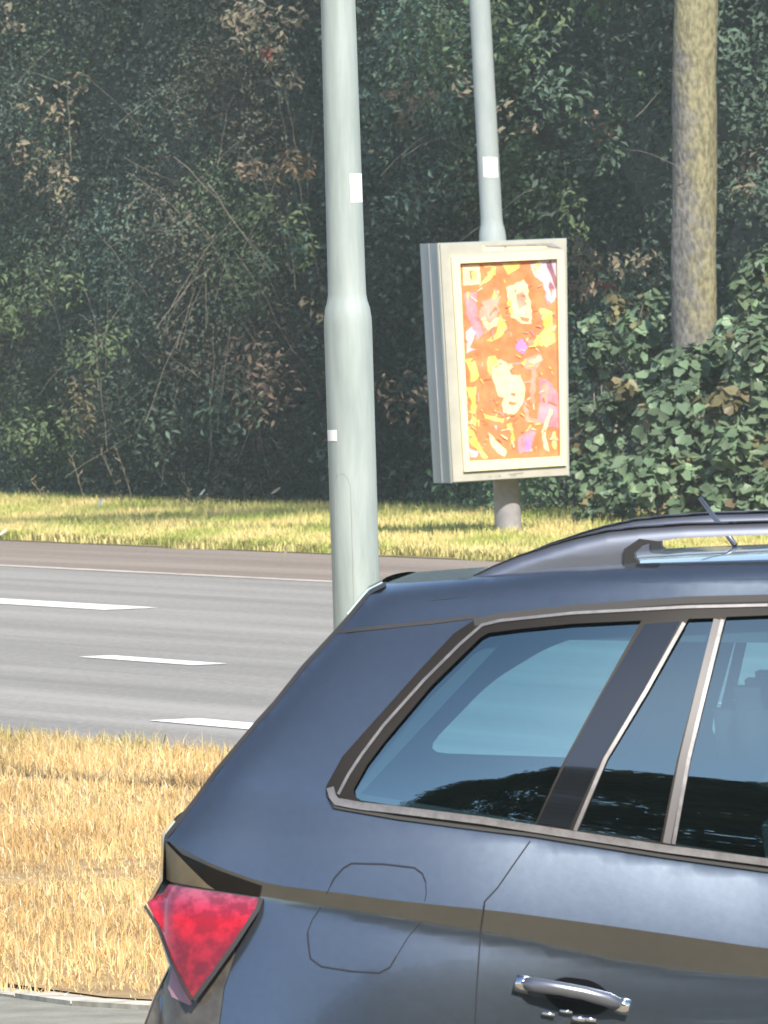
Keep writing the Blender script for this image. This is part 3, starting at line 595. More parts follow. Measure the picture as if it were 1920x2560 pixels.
shape('lilac', [(570,750),(605,700),(632,750),(600,860),(655,870),(570,890)]); shape('purple', [(905,850),(960,785),(992,850),(965,895),(930,885)], 6); shape('pink', [(990,800),(1040,790),(1030,850),(1000,850)], 5)
shape('orange', [(680,820),(880,790),(900,880),(640,930)])
shape('cream', [(735,970),(800,940),(880,975),(945,1040),(975,1150),(955,1250),(900,1310),(850,1360),(815,1250),(780,1150),(750,1060)]); shape('yellow', [(715,920),(770,905),(790,960),(740,990),(735,1060),(715,1010)], 6)
shape('rust', [(868,1010),(905,985),(945,1010),(930,1050),(880,1045)], 4); shape('rust', [(880,1165),(910,1170),(905,1190),(880,1190)], 4); shape('rust', [(860,1225),(930,1235),(900,1255),(860,1250)], 4); shape('rust', [(770,1180),(830,1200),(800,1290),(780,1240)], 5)
shape('pink', [(830,960),(950,950),(1085,890),(1100,945),(1055,1000),(1040,1240),(1010,1240),(1015,1010),(975,1000),(960,975)]); shape('cream', [(1000,950),(1085,905),(1090,940),(1030,975)], 5)
shape('pink', [(975,1210),(1010,1340),(1090,1350),(1080,1385),(990,1372),(965,1280)], 5); shape('magenta', [(1060,1060),(1140,1080),(1222,1200),(1224,1420),(1120,1400),(1060,1350),(1080,1200)]); shape('pink', [(1090,1100),(1130,1090),(1140,1180),(1100,1260)], 6); shape('orange', [(1050,1060),(1075,1080),(1070,1300),(1045,1290)], 4)
shape('yellow', [(560,940),(620,930),(660,1050),(600,1100),(590,1010)]); shape('yellow', [(560,1130),(632,1120),(640,1420),(610,1400),(600,1210)]); shape('yellow', [(570,1400),(620,1440),(650,1500),(720,1620),(690,1625),(600,1520)], 6); shape('lilac', [(590,1545),(650,1575),(640,1620),(595,1610)], 5)
shape('yellow', [(680,1310),(760,1330),(830,1350),(820,1375),(700,1345)], 5); shape('cream', [(720,1440),(780,1500),(850,1580),(830,1612),(750,1545)]); shape('yellow', [(840,1380),(880,1370),(905,1500),(870,1530),(880,1450)], 6); shape('lilac', [(760,1390),(785,1395),(775,1430)], 3)
shape('magenta', [(920,1500),(1000,1400),(1045,1430),(1020,1570),(930,1592)]); shape('purple', [(980,1490),(1015,1480),(1010,1560),(985,1570)], 4); shape('cream', [(1090,1430),(1150,1280),(1170,1290),(1115,1440),(1142,1575),(1105,1560)], 5); shape('yellow', [(1160,1460),(1190,1440),(1190,1560),(1165,1550)], 5)
for i in range(170):
    x = rnd.uniform(560, 1190); y = rnd.uniform(280, 1590); a_ = rnd.uniform(5, 16); k = rnd.choice(['yellow', 'pink', 'cream', 'pink', 'magenta', 'orange', 'yellow', 'orange'])
    an = rnd.uniform(0, 3.1); c_, s__ = math.cos(an), math.sin(an); L = a_*rnd.uniform(1, 2.4)
    shape(k, [(x-L*c_-a_*s__*.4, y-L*s__+a_*c_*.4), (x-L*c_+a_*s__*.4, y-L*s__-a_*c_*.4), (x+L*c_+a_*s__*.3, y+L*s__-a_*c_*.3), (x+L*c_-a_*s__*.3, y+L*s__+a_*c_*.3)], 4)
b.build('poster', [cm[k] for k in ck], bx)
# ------------------------------------------------------------------ litter and fallen leaf
def scrap(name, label, px, py, L, w_, hgt, mat, cat='litter'):
    p = ground(px, py) if py > 1280 else at_plane(px, py+12, rp(0, n_hedge+.08), RN); b_ = MB(); b_.v = []; 
    pts = [Vector((-L/2, 0, 0)), Vector((-L*.1, -w_/2, hgt*.2)), Vector((L/2, -w_*.2, hgt*.9)), Vector((L*.35, w_/2, hgt)), Vector((-L*.2, w_*.4, hgt*.5))]
    b_.prism(pts, (.001, .003, .004)); o = b_.build(name, mat); o.location = p+Vector((0, 0, .03)); tag(o, label, cat); return o
M['paper'] = pmat('weathered paper', (.75,.70,.6), .8, var=.1); M['dryleaf'] = pmat('dry leaf', (.42,.34,.22), .8, var=.2, scale=9)
scrap('litter_scrap', 'small round white scrap of litter at the thicket foot, left of the thick post', 506, 1236, .05, .06, .05, M['paper'])
scrap('litter_scrap', 'slanted beige scrap of litter lying close to the thick post in thicket shade', 690, 1232, .08, .07, .05, M['dryleaf'])
scrap('litter_scrap', 'pale yellow scrap of litter lying in the far verge grass', 248, 1290, .09, .1, .12, M['paper'])
scrap('fallen_leaf', 'curled pale dry leaf on the brown gutter just left of the thick post', 713, 1412, .06, .1, .09, M['dryleaf'], 'leaf')
scrap('fallen_leaf', 'pale fallen leaf at the very left end of the far road edge', 6, 1350, .08, .08, .05, M['paper'], 'leaf')
# ================================================================== CAR
M['paint'] = pmat('slate blue paint', (.138,.168,.208), .21, metal=.85, coat=.8, var=.05, bump=.035, bscale=5, scale=60)
M['black_gloss'] = pmat('gloss black trim', (.006,.006,.008), .12, coat=0, spec=.35)
M['softseam'] = pmat('panel gap', (.028,.03,.038), .9, spec=.1)
M['rubber'] = pmat('black rubber', (.03,.03,.03), .7)
M['brown_trim'] = pmat('satin dark trim', (.013,.010,.008), .42, spec=.25)
M['silver_trim'] = pmat('satin belt trim', (.20,.195,.20), .40, metal=.6, var=.2, scale=40, stretch=(1,1,1))
M['rail'] = pmat('satin grey rail', (.23,.25,.30), .34, metal=.8)
M['rail_foot'] = pmat('dark rail foot', (.02,.02,.022), .5)
M['chrome'] = pmat('chrome', (.75,.76,.8), .12, metal=1)
M['liner'] = pmat('charcoal lining', (.05,.052,.06), .9)
M['headliner'] = pmat('grey headliner', (.22,.23,.25), .95)
M['seat'] = pmat('dark seat cloth', (.025,.025,.03), .95)
M['side_glass'] = glass_mat('tinted side glass', (.58,.88,.94), .34)
M['rear_glass'] = glass_mat('dark tailgate glass', (.12,.15,.16), .10)
M['tyre'] = pmat('tyre', (.03,.03,.03), .85)
M['alloy'] = pmat('alloy', (.5,.5,.52), .3, metal=.9)
def lens_mat(name, c1, c2, sc=14):
    m = pmat(name, c1, .12, col2=c2, scale=sc, coat=1, detail=3, ramp=(.42, .6)); m.node_tree.nodes['Principled BSDF'].inputs['Coat Roughness'].default_value = .05; return m
M['lens'] = lens_mat('red tail lamp lens', (.5,.5,.5), (1,1,1), 26)
def lens_gradient(zlo, zhi):  # sky reflection along the lens top is painted in as pink
    t = M['lens'].node_tree; b = t.nodes['Principled BSDF']; rp_ = [n for n in t.nodes if n.type == 'VALTORGB'][0]; tc = [n for n in t.nodes if n.type == 'TEX_COORD'][0]
    sx = t.nodes.new('ShaderNodeSeparateXYZ'); t.links.new(tc.outputs['Object'], sx.inputs[0]); mr = t.nodes.new('ShaderNodeMapRange'); mr.inputs['From Min'].default_value = zlo; mr.inputs['From Max'].default_value = zhi; t.links.new(sx.outputs['Z'], mr.inputs[0])
    g = t.nodes.new('ShaderNodeValToRGB'); e = g.color_ramp.elements; e[0].position = 0; e[0].color = (.36,.03,.01,1); e[1].position = 1; e[1].color = (.30,.11,.17,1)
    for p_, c_ in ((.14, (.24,.006,.010,1)), (.48, (.34,.008,.016,1)), (.70, (.60,.006,.018,1)), (.82, (.42,.03,.07,1))): q = e.new(p_); q.color = c_
    t.links.new(mr.outputs[0], g.inputs[0]); mx = t.nodes.new('ShaderNodeMix'); mx.data_type = 'RGBA'; mx.blend_type = 'MULTIPLY'; mx.inputs[0].default_value = 1; t.links.new(rp_.outputs[0], mx.inputs[6]); t.links.new(g.outputs[0], mx.inputs[7]); t.links.new(mx.outputs[2], b.inputs['Base Color'])
M['reflector'] = pmat('pale pink reflector', (.30,.14,.19), .3, col2=(.38,.22,.27), scale=12, coat=.6)
M['bumper'] = pmat('bumper plastic with reflection', (.03,.028,.024), .4, col2=(.10,.092,.08), scale=11, coat=.5)
CM = Matrix.Translation((CAR_X0, CAR_Y, .85*math.sin(CAR_PITCH))) @ Matrix.Rotation(-CAR_PHI, 4, 'Z') @ Matrix.Rotation(CAR_PITCH, 4, 'Y')
CI = CM.inverted(); LO = CI @ O; CI3 = CI.to_3x3()
car = bpy.data.objects.new('parked_car', None); COL.objects.link(car); car.matrix_world = CM
tag(car, 'slate blue estate car with roof rails and a red tail lamp, seen side on', 'car')
def pull(px, py, yf):
    d = CI3 @ ray(px, py); y = yf if not callable(yf) else .1
    for _ in range(12 if callable(yf) else 1):
        t_ = (y-LO.y)/d.y; p = LO+d*t_
        if callable(yf): y = yf(p.x, p.z)
    return (p.x, p.z)
def curve_of(pts, y, ext_l=(), ext_r=()):
    c = list(ext_l)+[pull(px, py, y) for px, py in pts]; lx, lz = c[-1]; c += [(u, lz+dz) for u, dz in ext_r]
    c.sort(); X = np.array([p[0] for p in c]); Z = np.array([p[1] for p in c]); return lambda u: np.interp(u, X, Z)
def smooth_curve(f, u0=-.3, u1=4.6, w=.05):
    g = np.arange(u0, u1, .01); v = np.array([np.mean(f(np.clip(np.linspace(a_-w, a_+w, 9), u0, u1))) for a_ in g]); return lambda u: np.interp(u, g, v)
crease_px = [(411,2098),(450,2134),(549,2174),(659,2212),(879,2237),(960,2249),(1270,2280),(1585,2323),(1920,2372)]
strip_px = [(408,2204),(421,2209),(653,2241),(960,2285),(1307,2342),(1510,2390),(1700,2420),(1920,2441)]
zc = smooth_curve(curve_of(crease_px, .02, ext_r=[(1.8,-.03),(2.6,-.04),(3.5,-.05),(4.3,-.10)]), w=.04)
zs = curve_of(strip_px, .05, ext_r=[(1.8,-.03),(2.6,-.04),(3.5,-.04),(4.3,-.05)])
zs = smooth_curve(zs, w=.04)
zb = smooth_curve(curve_of([(411,1965),(700,2000),(832,2021),(994,2050),(1330,2091),(1654,2144),(1920,2181)], .09, ext_r=[(1.8,-.045),(2.6,-.06),(3.5,-.05),(4.3,-.12)]))
zt = smooth_curve(curve_of([(833,1583),(960,1567),(1191,1541),(1434,1512),(1712,1491),(1920,1486)], .27, ext_l=[(-.2, 1.2)], ext_r=[(1.8,.01),(2.4,-.01),(2.7,-.06),(3.3,-.42),(4.3,-.5)]), w=.03)
zr = smooth_curve(curve_of([(949,1463),(1134,1451),(1365,1422),(1597,1408),(1920,1399)], .34, ext_l=[(-.2, 1.40)], ext_r=[(1.8,.012),(2.4,0),(2.7,-.04),(3.3,-.36),(4.3,-.45)]), w=.03)
tail_px = [(949,1463),(914,1481),(868,1539),(833,1580),(752,1667),(683,1757),(641,1804),(531,1930),(480,2002),(440,2055),(411,2092),(408,2200)]
tail = [pull(x, y, .30 if y < 1600 else (.26 if y < 1900 else .16)) for x, y in tail_px]
tz = np.array([p[1] for p in tail][::-1]); tu = np.array([p[0] for p in tail][::-1])
def uo(z): return np.interp(z, tz, tu)
def taper(u, z):
    e = np.maximum(u-uo(z), 0); f = np.maximum((u-3.55)/.7, 0)
    return .085*np.maximum(0, 1-e/.65)**2+.045*np.exp(-e/.028)+.32*f**2.2
def off(u, z, reg):
    if reg == 'upper': return sum(off_(u, np.asarray(z, float)+k*.007, reg) for k in (-2, -1, 0, 1, 2))/5
    return off_(u, z, reg)
def off_(u, z, reg):
    u = np.asarray(u, float); z = np.asarray(z, float)
    c, s, b, t_, r = zc(u), zs(u), zb(u), zt(u), zr(u)
    if reg == 'lower':
        hh = s-z; hc = np.maximum(hh, -.02); Ld = np.interp(u, [0, .35, .75, 1.3], [.50, .40, .10, .05]); e0 = (c-s)*.30
        mm = 1/(1/Ld+1/.014); base = e0-.36*(Ld*(1-np.exp(-hc/Ld))-mm*(1-np.exp(-hc/mm))); base = base+.5*np.maximum(.48-z, 0)**2
        return base+.02+taper(u, z)
    if reg == 'strip': return (c-z)*.30+.02+taper(u, z)
    h1 = np.maximum(b-c, .05); o1 = h1*.36
    s1 = np.clip((z-c)/h1, -.15, 1); up1 = h1*(.30*s1+.06*s1*s1)
    h2 = np.maximum(t_-b, .02); s2_ = np.clip((z-b)/h2, 0, 1); up2 = h2*(.10*s2_+.26*s2_*s2_)
    h3 = np.maximum(r-t_, .02); s3 = np.clip((z-t_)/h3, 0, 1.2); up3 = h3*(.42*s3+.10*s3*s3+.5*s3**8)
    return up1+up2+up3+.02+taper(u, z)
def surf(reg, push=0.0): return lambda u, z: off(u, z, reg)-push
UP = lambda u, z: float(off(u, z, 'upper'))
LOWF = lambda u, z: float(off(u, z, 'lower'))
def pxs(pts, yf=UP): return [pull(x, y, yf) for x, y in pts]
def resamp(poly, step, closed=True):
    out = []; q = poly+[poly[0]] if closed else poly
    for a_, b_ in zip(q, q[1:]):
        n = max(1, int(math.dist(a_, b_)/step)); out += [(a_[0]+(b_[0]-a_[0])*i/n, a_[1]+(b_[1]-a_[1])*i/n) for i in range(n)]
    if not closed: out.append(tuple(poly[-1]))
    return out
def round_poly(poly, r, n=4):
    out = []; m = len(poly)
    for i in range(m):
        p0, p, p1 = [Vector(poly[(i+k) % m]) for k in (-1, 0, 1)]; a_ = (p0-p); b_ = (p1-p); rr = min(r, a_.length*.45, b_.length*.45)
        A, B = p+a_.normalized()*rr, p+b_.normalized()*rr
        for k in range(n+1): s = k/n; out.append(tuple(A*(1-s)**2+p*2*s*(1-s)+B*s*s))
    return out
def inside(P, poly):
    x, y = P[:, 0], P[:, 1]; r = np.zeros(len(P), bool); q = np.array(poly); j = len(q)-1
    for i in range(len(q)):
        xi, yi = q[i]; xj, yj = q[j]
        if yi != yj:
            c = ((yi > y) != (yj > y)) & (x < (xj-xi)*(y-yi)/(yj-yi)+xi); r ^= c
        j = i
    return r
def edge_dist(P, segs):
    d = np.full(len(P), 9.)
    for a_, b_ in segs:
        a_ = np.array(a_); b_ = np.array(b_); ab = b_-a_; L = max(ab@ab, 1e-12); t_ = np.clip(((P-a_)@ab)/L, 0, 1); d = np.minimum(d, np.linalg.norm(P-(a_+t_[:, None]*ab), axis=1))
    return d
def cdt(outer, holes=(), lines=(), step=.022):
    rings = [resamp(outer, step)]+[resamp(h, step) for h in holes]; pts = []; ed = []; segs = []
    for r in rings:
        b0 = len(pts); pts += r; n = len(r); ed += [(b0+i, b0+(i+1) % n) for i in range(n)]; segs += [(r[i], r[(i+1) % n]) for i in range(n)]
    for l in lines:
        l = resamp(l, step, False); b0 = len(pts); pts += l; ed += [(b0+i, b0+i+1) for i in range(len(l)-1)]; segs += list(zip(l, l[1:]))
    q = np.array(outer); g = np.stack(np.meshgrid(np.arange(q[:, 0].min(), q[:, 0].max(), step), np.arange(q[:, 1].min(), q[:, 1].max(), step)), -1).reshape(-1, 2)
    g = g+(RG.random(g.shape)-.5)*step*.15
    g = g[inside(g, outer)]; 
    for h in holes: g = g[~inside(g, h)]
    if len(g): g = g[edge_dist(g, segs) > step*.45]
    r = geometry.delaunay_2d_cdt([Vector(p) for p in pts]+[Vector(p) for p in g], ed, [], 0, 1e-6)
    V = np.array([tuple(v) for v in r[0]]); F = np.array([f for f in r[2] if len(f) == 3]); c = V[F].mean(1); k = inside(c, rings[0])
    for h in rings[1:]: k &= ~inside(c, h)
    F = F[k]; a_ = V[F]; ar = np.cross(a_[:, 1]-a_[:, 0], a_[:, 2]-a_[:, 0]); F = F[np.abs(ar) > 1e-10]; ar = ar[np.abs(ar) > 1e-10]; F[ar < 0] = F[ar < 0][:, ::-1]
    return V, F
def lift(V, F, f, mir=False):
    """(u,z) -> 3D with analytic normals; near side faces -y"""
    u, z = V[:, 0], V[:, 1]; y = f(u, z); e = 2e-3; yu = (f(u+e, z)-f(u-e, z))/(2*e); yz = (f(u, z+e)-f(u, z-e))/(2*e)
    N = np.stack([yu, -np.ones_like(u), yz], 1); N /= np.linalg.norm(N, axis=1)[:, None]
    if mir: return np.stack([u, CAR_W-y, z], 1), F[:, ::-1], N*np.array([1, -1, 1])
    return np.stack([u, y, z], 1), F, N
def emit(name, chunks, mat, parent=car):
    V = []; F = []; N = []; o = 0
    for v, f, n in chunks:
        if len(f) == 0: continue
        used = np.unique(f); mp = -np.ones(len(v), int); mp[used] = np.arange(len(used)); V.append(v[used]); N.append(n[used]); F.append(mp[f]+o); o += len(used)
    return mesh_obj(name, np.concatenate(V).tolist(), np.concatenate(F).tolist(), mat, parent, normals=np.concatenate(N).tolist())
def panel(name, poly, f, mat, parent=car, holes=(), step=.02, both=True):
    V, F = cdt(poly, holes, (), step)
    if both: emit(name, [lift(V, F, f, True)], mat, parent)
    return emit(name, [lift(V, F, f)], mat, parent)
def ribbon(name, line, w, f, mat, parent=car, step=.02, mir=False, closed=False):
    l = resamp(line, step, closed); l = l+[l[0]] if closed else l; P = np.array(l); d = np.gradient(P, axis=0); d /= np.linalg.norm(d, axis=1)[:, None]+1e-9; n = np.c_[-d[:, 1], d[:, 0]]*w/2
    V = np.concatenate([P-n, P+n]); k = len(P); F = np.array([q for i in range(k-1) for q in ((i, i+1, k+i+1), (i, k+i+1, k+i))])
    return emit(name, [lift(V, F, f, mir)], mat, parent)
# ---- outlines
SILL = .24
roof_us = np.linspace(tail[0][0]+.02, 2.72, 60)
top_edge = [(float(u), float(zr(u))) for u in roof_us]
hood = [(3.32, float(zb(3.32))+.05), (3.75, float(zb(3.7))+.02), (4.05, float(zb(4.05))-.06), (4.18, .62), (4.22, .40), (4.18, SILL)]
low_px = [(408,2204),(374,2262),(398,2320),(432,2409),(390,2493),(366,2560),(350,2640),(350,2760)]
low_pts = pxs(low_px, lambda u, z: .17)
outer_upper = tail[::-1][1:]; 
def arch(cx, r=.30, cz=.31): return [(cx+r*math.cos(a_), cz+r*math.sin(a_)) for a_ in np.linspace(math.pi, 0, 22)]
RWX, FWX = .87, 3.42
crease_l = [(float(u), float(zc(u))) for u in np.arange(tail[-2][0]+.002, 4.12, .03)]
strip_l = [(float(u), float(zs(u))) for u in np.arange(low_pts[0][0]+.002, 4.15, .03)]
poly_up = [(tail[-2][0], float(zc(tail[-2][0])))] + crease_l[1:] + hood[:3][::-1] + top_edge[::-1] + tail[:-2]
lowz = low_pts[-1][1]
poly_low = low_pts + [(low_pts[-1][0]+.02, SILL+.05), (RWX-.31, SILL)] + [(x, z) for x, z in arch(RWX) if z > SILL] + [(RWX+.31, SILL), (FWX-.31, SILL)] + [(x, z) for x, z in arch(FWX) if z > SILL] + [(FWX+.31, SILL)] + hood[3:][::-1] + strip_l[::-1]
poly_strip = strip_l + crease_l[::-1]
dlo_px = [(815,1966),(856,1891),(965,1769),(1047,1677),(1134,1584),(1191,1546),(1250,1533),(1434,1512),(1712,1491),(1920,1486)]
dlo_bot = [(1920,2181),(1654,2144),(1330,2091),(994,2050),(832,2021),(815,1989)]
fr_top = [(1.8, float(zt(1.8))), (2.4, float(zt(2.4))), (2.62, float(zt(2.62))-.005), (3.16, float(zb(3.16))+.06)]
fr_bot = [(3.16, float(zb(3.16))), (2.6, float(zb(2.6))), (1.8, float(zb(1.8)))]
DLO = pxs(dlo_px)+fr_top+fr_bot+pxs(dlo_bot)
# door seams
seam_px = [(1325,2103),(1284,2161),(1244,2219),(1212,2253),(1202,2323),(1192,2473),(1188,2560)]
seam = [pull(x, y, UP if y < 2255 else LOWF) for x, y in seam_px]+[(.62, .56), (.80, .62), (1.19, .40), (1.24, SILL)]
seam[-3] = (RWX-.14, .64); seam = seam[:-2]+[(RWX+.34, .40), (RWX+.36, SILL)]
bseam = [(2.02, float(zb(2.02))), (2.0, .7), (1.98, SILL)]; fseam = [(3.05, float(zb(3.05))), (3.07, .7), (3.0, SILL)]
def seam_u(s, z): q = sorted([(p[1], p[0]) for p in s]); return np.interp(z, [a_[0] for a_ in q], [a_[1] for a_ in q])
top_z = lambda u: zb(u)+.002
sm_clean = [p for p in seam]
chunks = {'body': [], 'rear': [], 'front': []}
for poly, holes, reg in ((poly_up, [DLO], 'upper'), (poly_strip, [], 'strip'), (poly_low, [], 'lower')):
    V, F = cdt(poly, holes, [sm_clean, bseam, fseam] if False else [], .020 if reg != 'strip' else .012)
    c = V[F].mean(1); ar = (c[:, 0] > RWX-.32) & (c[:, 0] < RWX+.30) & (c[:, 1] < .67)
    below = c[:, 1] < zb(c[:, 0])-.0
    su = seam_u(seam[:7], c[:, 1]); su = np.where(c[:, 1] < .60, RWX+.35, su)
    kind = np.where(below & (c[:, 0] > su) & (c[:, 0] < 2.0), 1, np.where(below & (c[:, 0] >= 2.0) & (c[:, 0] < 3.05), 2, 0))
    for kk_, nm in ((0, 'body'), (1, 'rear'), (2, 'front')):
        for mir in (False, True): chunks[nm].append((lift(V, F[kind == kk_], surf(reg), mir), mir))
body = emit('body', [c for c, m in chunks['body']], M['paint'])
doors = {}
for nm, lb in (('rear', None), ('front', None)):
    for mir in (False, True): doors[(nm, mir)] = emit('door', [c for c, m in chunks[nm] if m == mir], M['paint'])
# seams as thin dark gaps
for reg, (za, zb_) in (('upper', (0, 3)), ('lower', (3, 7))):
    ribbon('door_seam', [p for p in seam[za:zb_+1]][:4] if reg == 'upper' else seam[3:7], 0.0026, surf(reg, .0012), M['softseam'], body, .01)
ribbon('door_seam', [seam[3], pull(1208,2285,UP), seam[4]], .0028, surf('strip', .0012), M['softseam'], body, .01)
ribbon('door_seam', bseam, .005, surf('lower', .0015), M['seam'], body)
ribbon('roof_seam', pxs([(835,1581),(880,1575),(960,1567),(1080,1555),(1191,1541)]), .007, surf('upper', .0015), M['seam'], body, .01)
# roof, hood, screen, tail by lofting from side to side
def loft(name, line, f, mat, parent=car, bulge=(0, 0, .015), n=16, normal_smooth=True):
    vs = []; m = len(line)
    for u, z in line:
        y0 = float(f(u, z))
        for k in range(n+1):
            s = k/n; q = 4*s*(1-s); q = q**.6; vs.append((u+bulge[0]*q, y0+(CAR_W-2*y0)*s, z+(bulge[2](u) if callable(bulge[2]) else bulge[2])*q))
    fs = [(i*(n+1)+k, (i+1)*(n+1)+k, (i+1)*(n+1)+k+1, i*(n+1)+k+1) for i in range(m-1) for k in range(n)]
    return mesh_obj(name, vs, fs, mat, parent, smooth=True)
upf = surf('upper')
loft('roof', [(tail[0][0], tail[0][1])]+top_edge, upf, M['paint'], bulge=(0, 0, lambda u: float(np.interp(u, [.5, .95, 1.3], [.0, .013, .018]))))
loft('windscreen', resamp([top_edge[-1], (3.30, float(zb(3.3))+.06)], .08, False), upf, M['rear_glass'], bulge=(.12, 0, .02))
loft('bonnet', resamp([(3.30, float(zb(3.3))+.058)]+hood[1:3], .08, False), upf, M['paint'], bulge=(0, 0, .04))
loft('front_bumper', resamp(hood[2:], .06, False), surf('lower'), M['paint'], bulge=(.16, 0, 0))
loft('rear_spoiler', resamp(tail[:3], .02, False), upf, M['paint'], bulge=(-.02, 0, .004))
loft('tailgate_glass', resamp(tail[2:10], .04, False), upf, M['rear_glass'], bulge=(-.004, 0, 0))
ribbon('tailgate_seal', [(u+.004, z) for u, z in tail[0:11]], .009, surf('upper', .0015), M['seam'], body, .012)
loft('tailgate', resamp(tail[9:]+low_pts[1:4], .03, False), lambda u, z: float(off(u, z, 'lower')) if z < tail[-1][1] else float(off(u, z, 'upper')), M['black_gloss'], bulge=(-.03, 0, 0))
loft('rear_bumper', resamp(low_pts[3:], .04, False)+[(low_pts[-1][0]+.02, SILL)], surf('lower'), M['bumper'], bulge=(-.02, 0, 0))
b = MB(); b.box((.05, .14, .20), (1.0+3.15, CAR_W-.14, .34)); b.build('underbody', M['rubber'], car)
# black frame round the side windows, and the panes
quarter = pxs([(884,1974),(918,1912),(960,1856),(1076,1717),(1110,1683),(1203,1592),(1222,1582),(1300,1572),(1434,1559),(1604,1551),(1500,1735),(1412,1898),(1337,2062),(1203,2041),(960,2010),(902,2001),(888,1992)])
fixed = pxs([(1722,1547),(1622,1723),(1520,1898),(1447,2076),(1651,2105),(1693,1897),(1786,1545)])
mainw = pxs([(1816,1542),(1726,1897),(1688,2112),(1920,2147)])+[(1.8, float(zb(1.8))+.03), (1.93, float(zb(1.93))+.03), (1.88, float(zt(1.88))-.04), (1.5, float(zt(1.5))-.04)]+pxs([(1920,1538)])
frontw = [(2.03, float(zb(2.03))+.03), (3.0, float(zb(3.0))+.03), (2.6, float(zt(2.6))-.05), (2.4, float(zt(2.4))-.04), (2.0, float(zt(2.0))-.04)]
panes = [quarter, fixed, mainw, frontw]
fr = panel('window_frame', DLO, surf('upper', .003), M['brown_trim'], holes=panes, step=.014)
for i, (pn, par) in enumerate(zip(panes, (body, doors[('rear', False)], doors[('rear', False)], doors[('front', False)]))):
    panel('window_pane', pn, surf('upper', -.006), M['side_glass'], par, step=.03, both=False)
    V, F = cdt(pn, (), (), .03); emit('window_pane', [lift(V, F, surf('upper', -.006), True)], M['side_glass'], par if par is body else doors[('rear' if i < 3 else 'front', True)])
# belt moulding (silver grey, lower rim), bright top seam, pillar strips
belt = pxs([(826,1968),(832,1990),(842,2003),(902,2014),(994,2024),(1203,2050),(1330,2070),(1446,2088),(1654,2120),(1920,2155)])+[(1.8, float(zb(1.8))+.018), (2.6, float(zb(2.6))+.018), (3.12, float(zb(3.12))+.018)]
ribbon('belt_moulding', belt, .0145, surf('upper', .0085), M['silver_trim'], fr, .015)
belt2 = pxs([(820,1985),(838,2017),(994,2044),(1203,2072),(1330,2087),(1654,2139),(1920,2176)])+[(1.8, float(zb(1.8))+.003), (2.6, float(zb(2.6))+.003)]
ribbon('belt_seal', belt2, .006, surf('upper', .005), M['rubber'], fr, .015)
rp1 = pxs([(846,1985),(872,1935),(905,1885),(960,1812),(1060,1700),(1150,1610),(1205,1562),(1250,1551),(1434,1532),(1712,1517),(1920,1512)])
ribbon('frame_highlight', rp1, .0055, surf('upper', .006), M['silver_trim'], fr, .012)
topb = pxs([(1185,1556),(1250,1541),(1434,1521),(1712,1500),(1920,1495)])+[(1.8, float(zt(1.8))-.01), (2.4, float(zt(2.4))-.01)]
ribbon('roof_gutter', topb, .014, surf('upper', .0045), M['rubber'], fr, .012)
pk = panel('pillar_cover', pxs([(1612,1560),(1500,1742),(1416,1903),(1344,2058),(1424,2070),(1503,1898),(1610,1723),(1700,1553)]), surf('upper', .0045), pmat('glossy dark pillar', (.010,.012,.015), .05, coat=1, spec=.9), fr, step=.02)
ribbon('pillar_strip', pxs([(1711,1556),(1616,1726),(1513,1898),(1438,2076)]), .0075, surf('upper', .0075), M['silver_trim'], fr, .01)
ribbon('divider_bar', pxs([(1794,1548),(1708,1897),(1667,2108)]), .015, surf('upper', .004), pmat('dark divider', (.12,.115,.12), .4), fr, .01)
ribbon('divider_bar', pxs([(1807,1548),(1722,1897),(1684,2110)]), .0075, surf('upper', .007), M['silver_trim'], fr, .01)
# interior: lining with its own window openings, headliner, shelf, seats
def grow(poly, d):
    n = len(poly); A = sum(poly[i][0]*poly[(i+1) % n][1]-poly[(i+1) % n][0]*poly[i][1] for i in range(n)); sg = 1 if A > 0 else -1; out = []
    for i in range(n):
        a_, p, b_ = Vector(poly[i-1]), Vector(poly[i]), Vector(poly[(i+1) % n]); t_ = ((p-a_).normalized()+(b_-p).normalized()).normalized(); out.append(tuple(p+Vector((t_.y, -t_.x))*d*sg))
    return out
li_q = round_poly([(quarter[0][0]+.03, quarter[0][1]+.015), (.49, float(zt(.5))-.165), (.62, float(zt(.62))-.10), (.80, float(zt(.8))-.075), (.91, float(zt(.88))-.075), (.775, quarter[0][1]+.005)], .05)
li_r = round_poly([(.93, float(zb(.94))+.17), (1.86, float(zb(1.86))+.17), (1.82, float(zt(1.82))-.10), (1.0, float(zt(1.0))-.085)], .05)
li_f = round_poly([(2.08, float(zb(2.1))+.05), (2.95, float(zb(2.95))+.05), (2.55, float(zt(2.55))-.08), (2.06, float(zt(2.05))-.10)], .05)
lin_outer = [(uo(1.0)+.09, .96), (1.0, .86), (2.9, .82), (3.05, .90), (2.66, float(zr(2.6))-.06), (2.0, float(zr(2.0))-.05), (tail[0][0]+.12, float(zr(.5))-.055)]
V, F = cdt(lin_outer, [li_q, li_r, li_f], (), .04)
emit('interior_trim', [lift(V, F, lambda u, z: off(u, z, 'upper')+.05, True)], M['liner'])
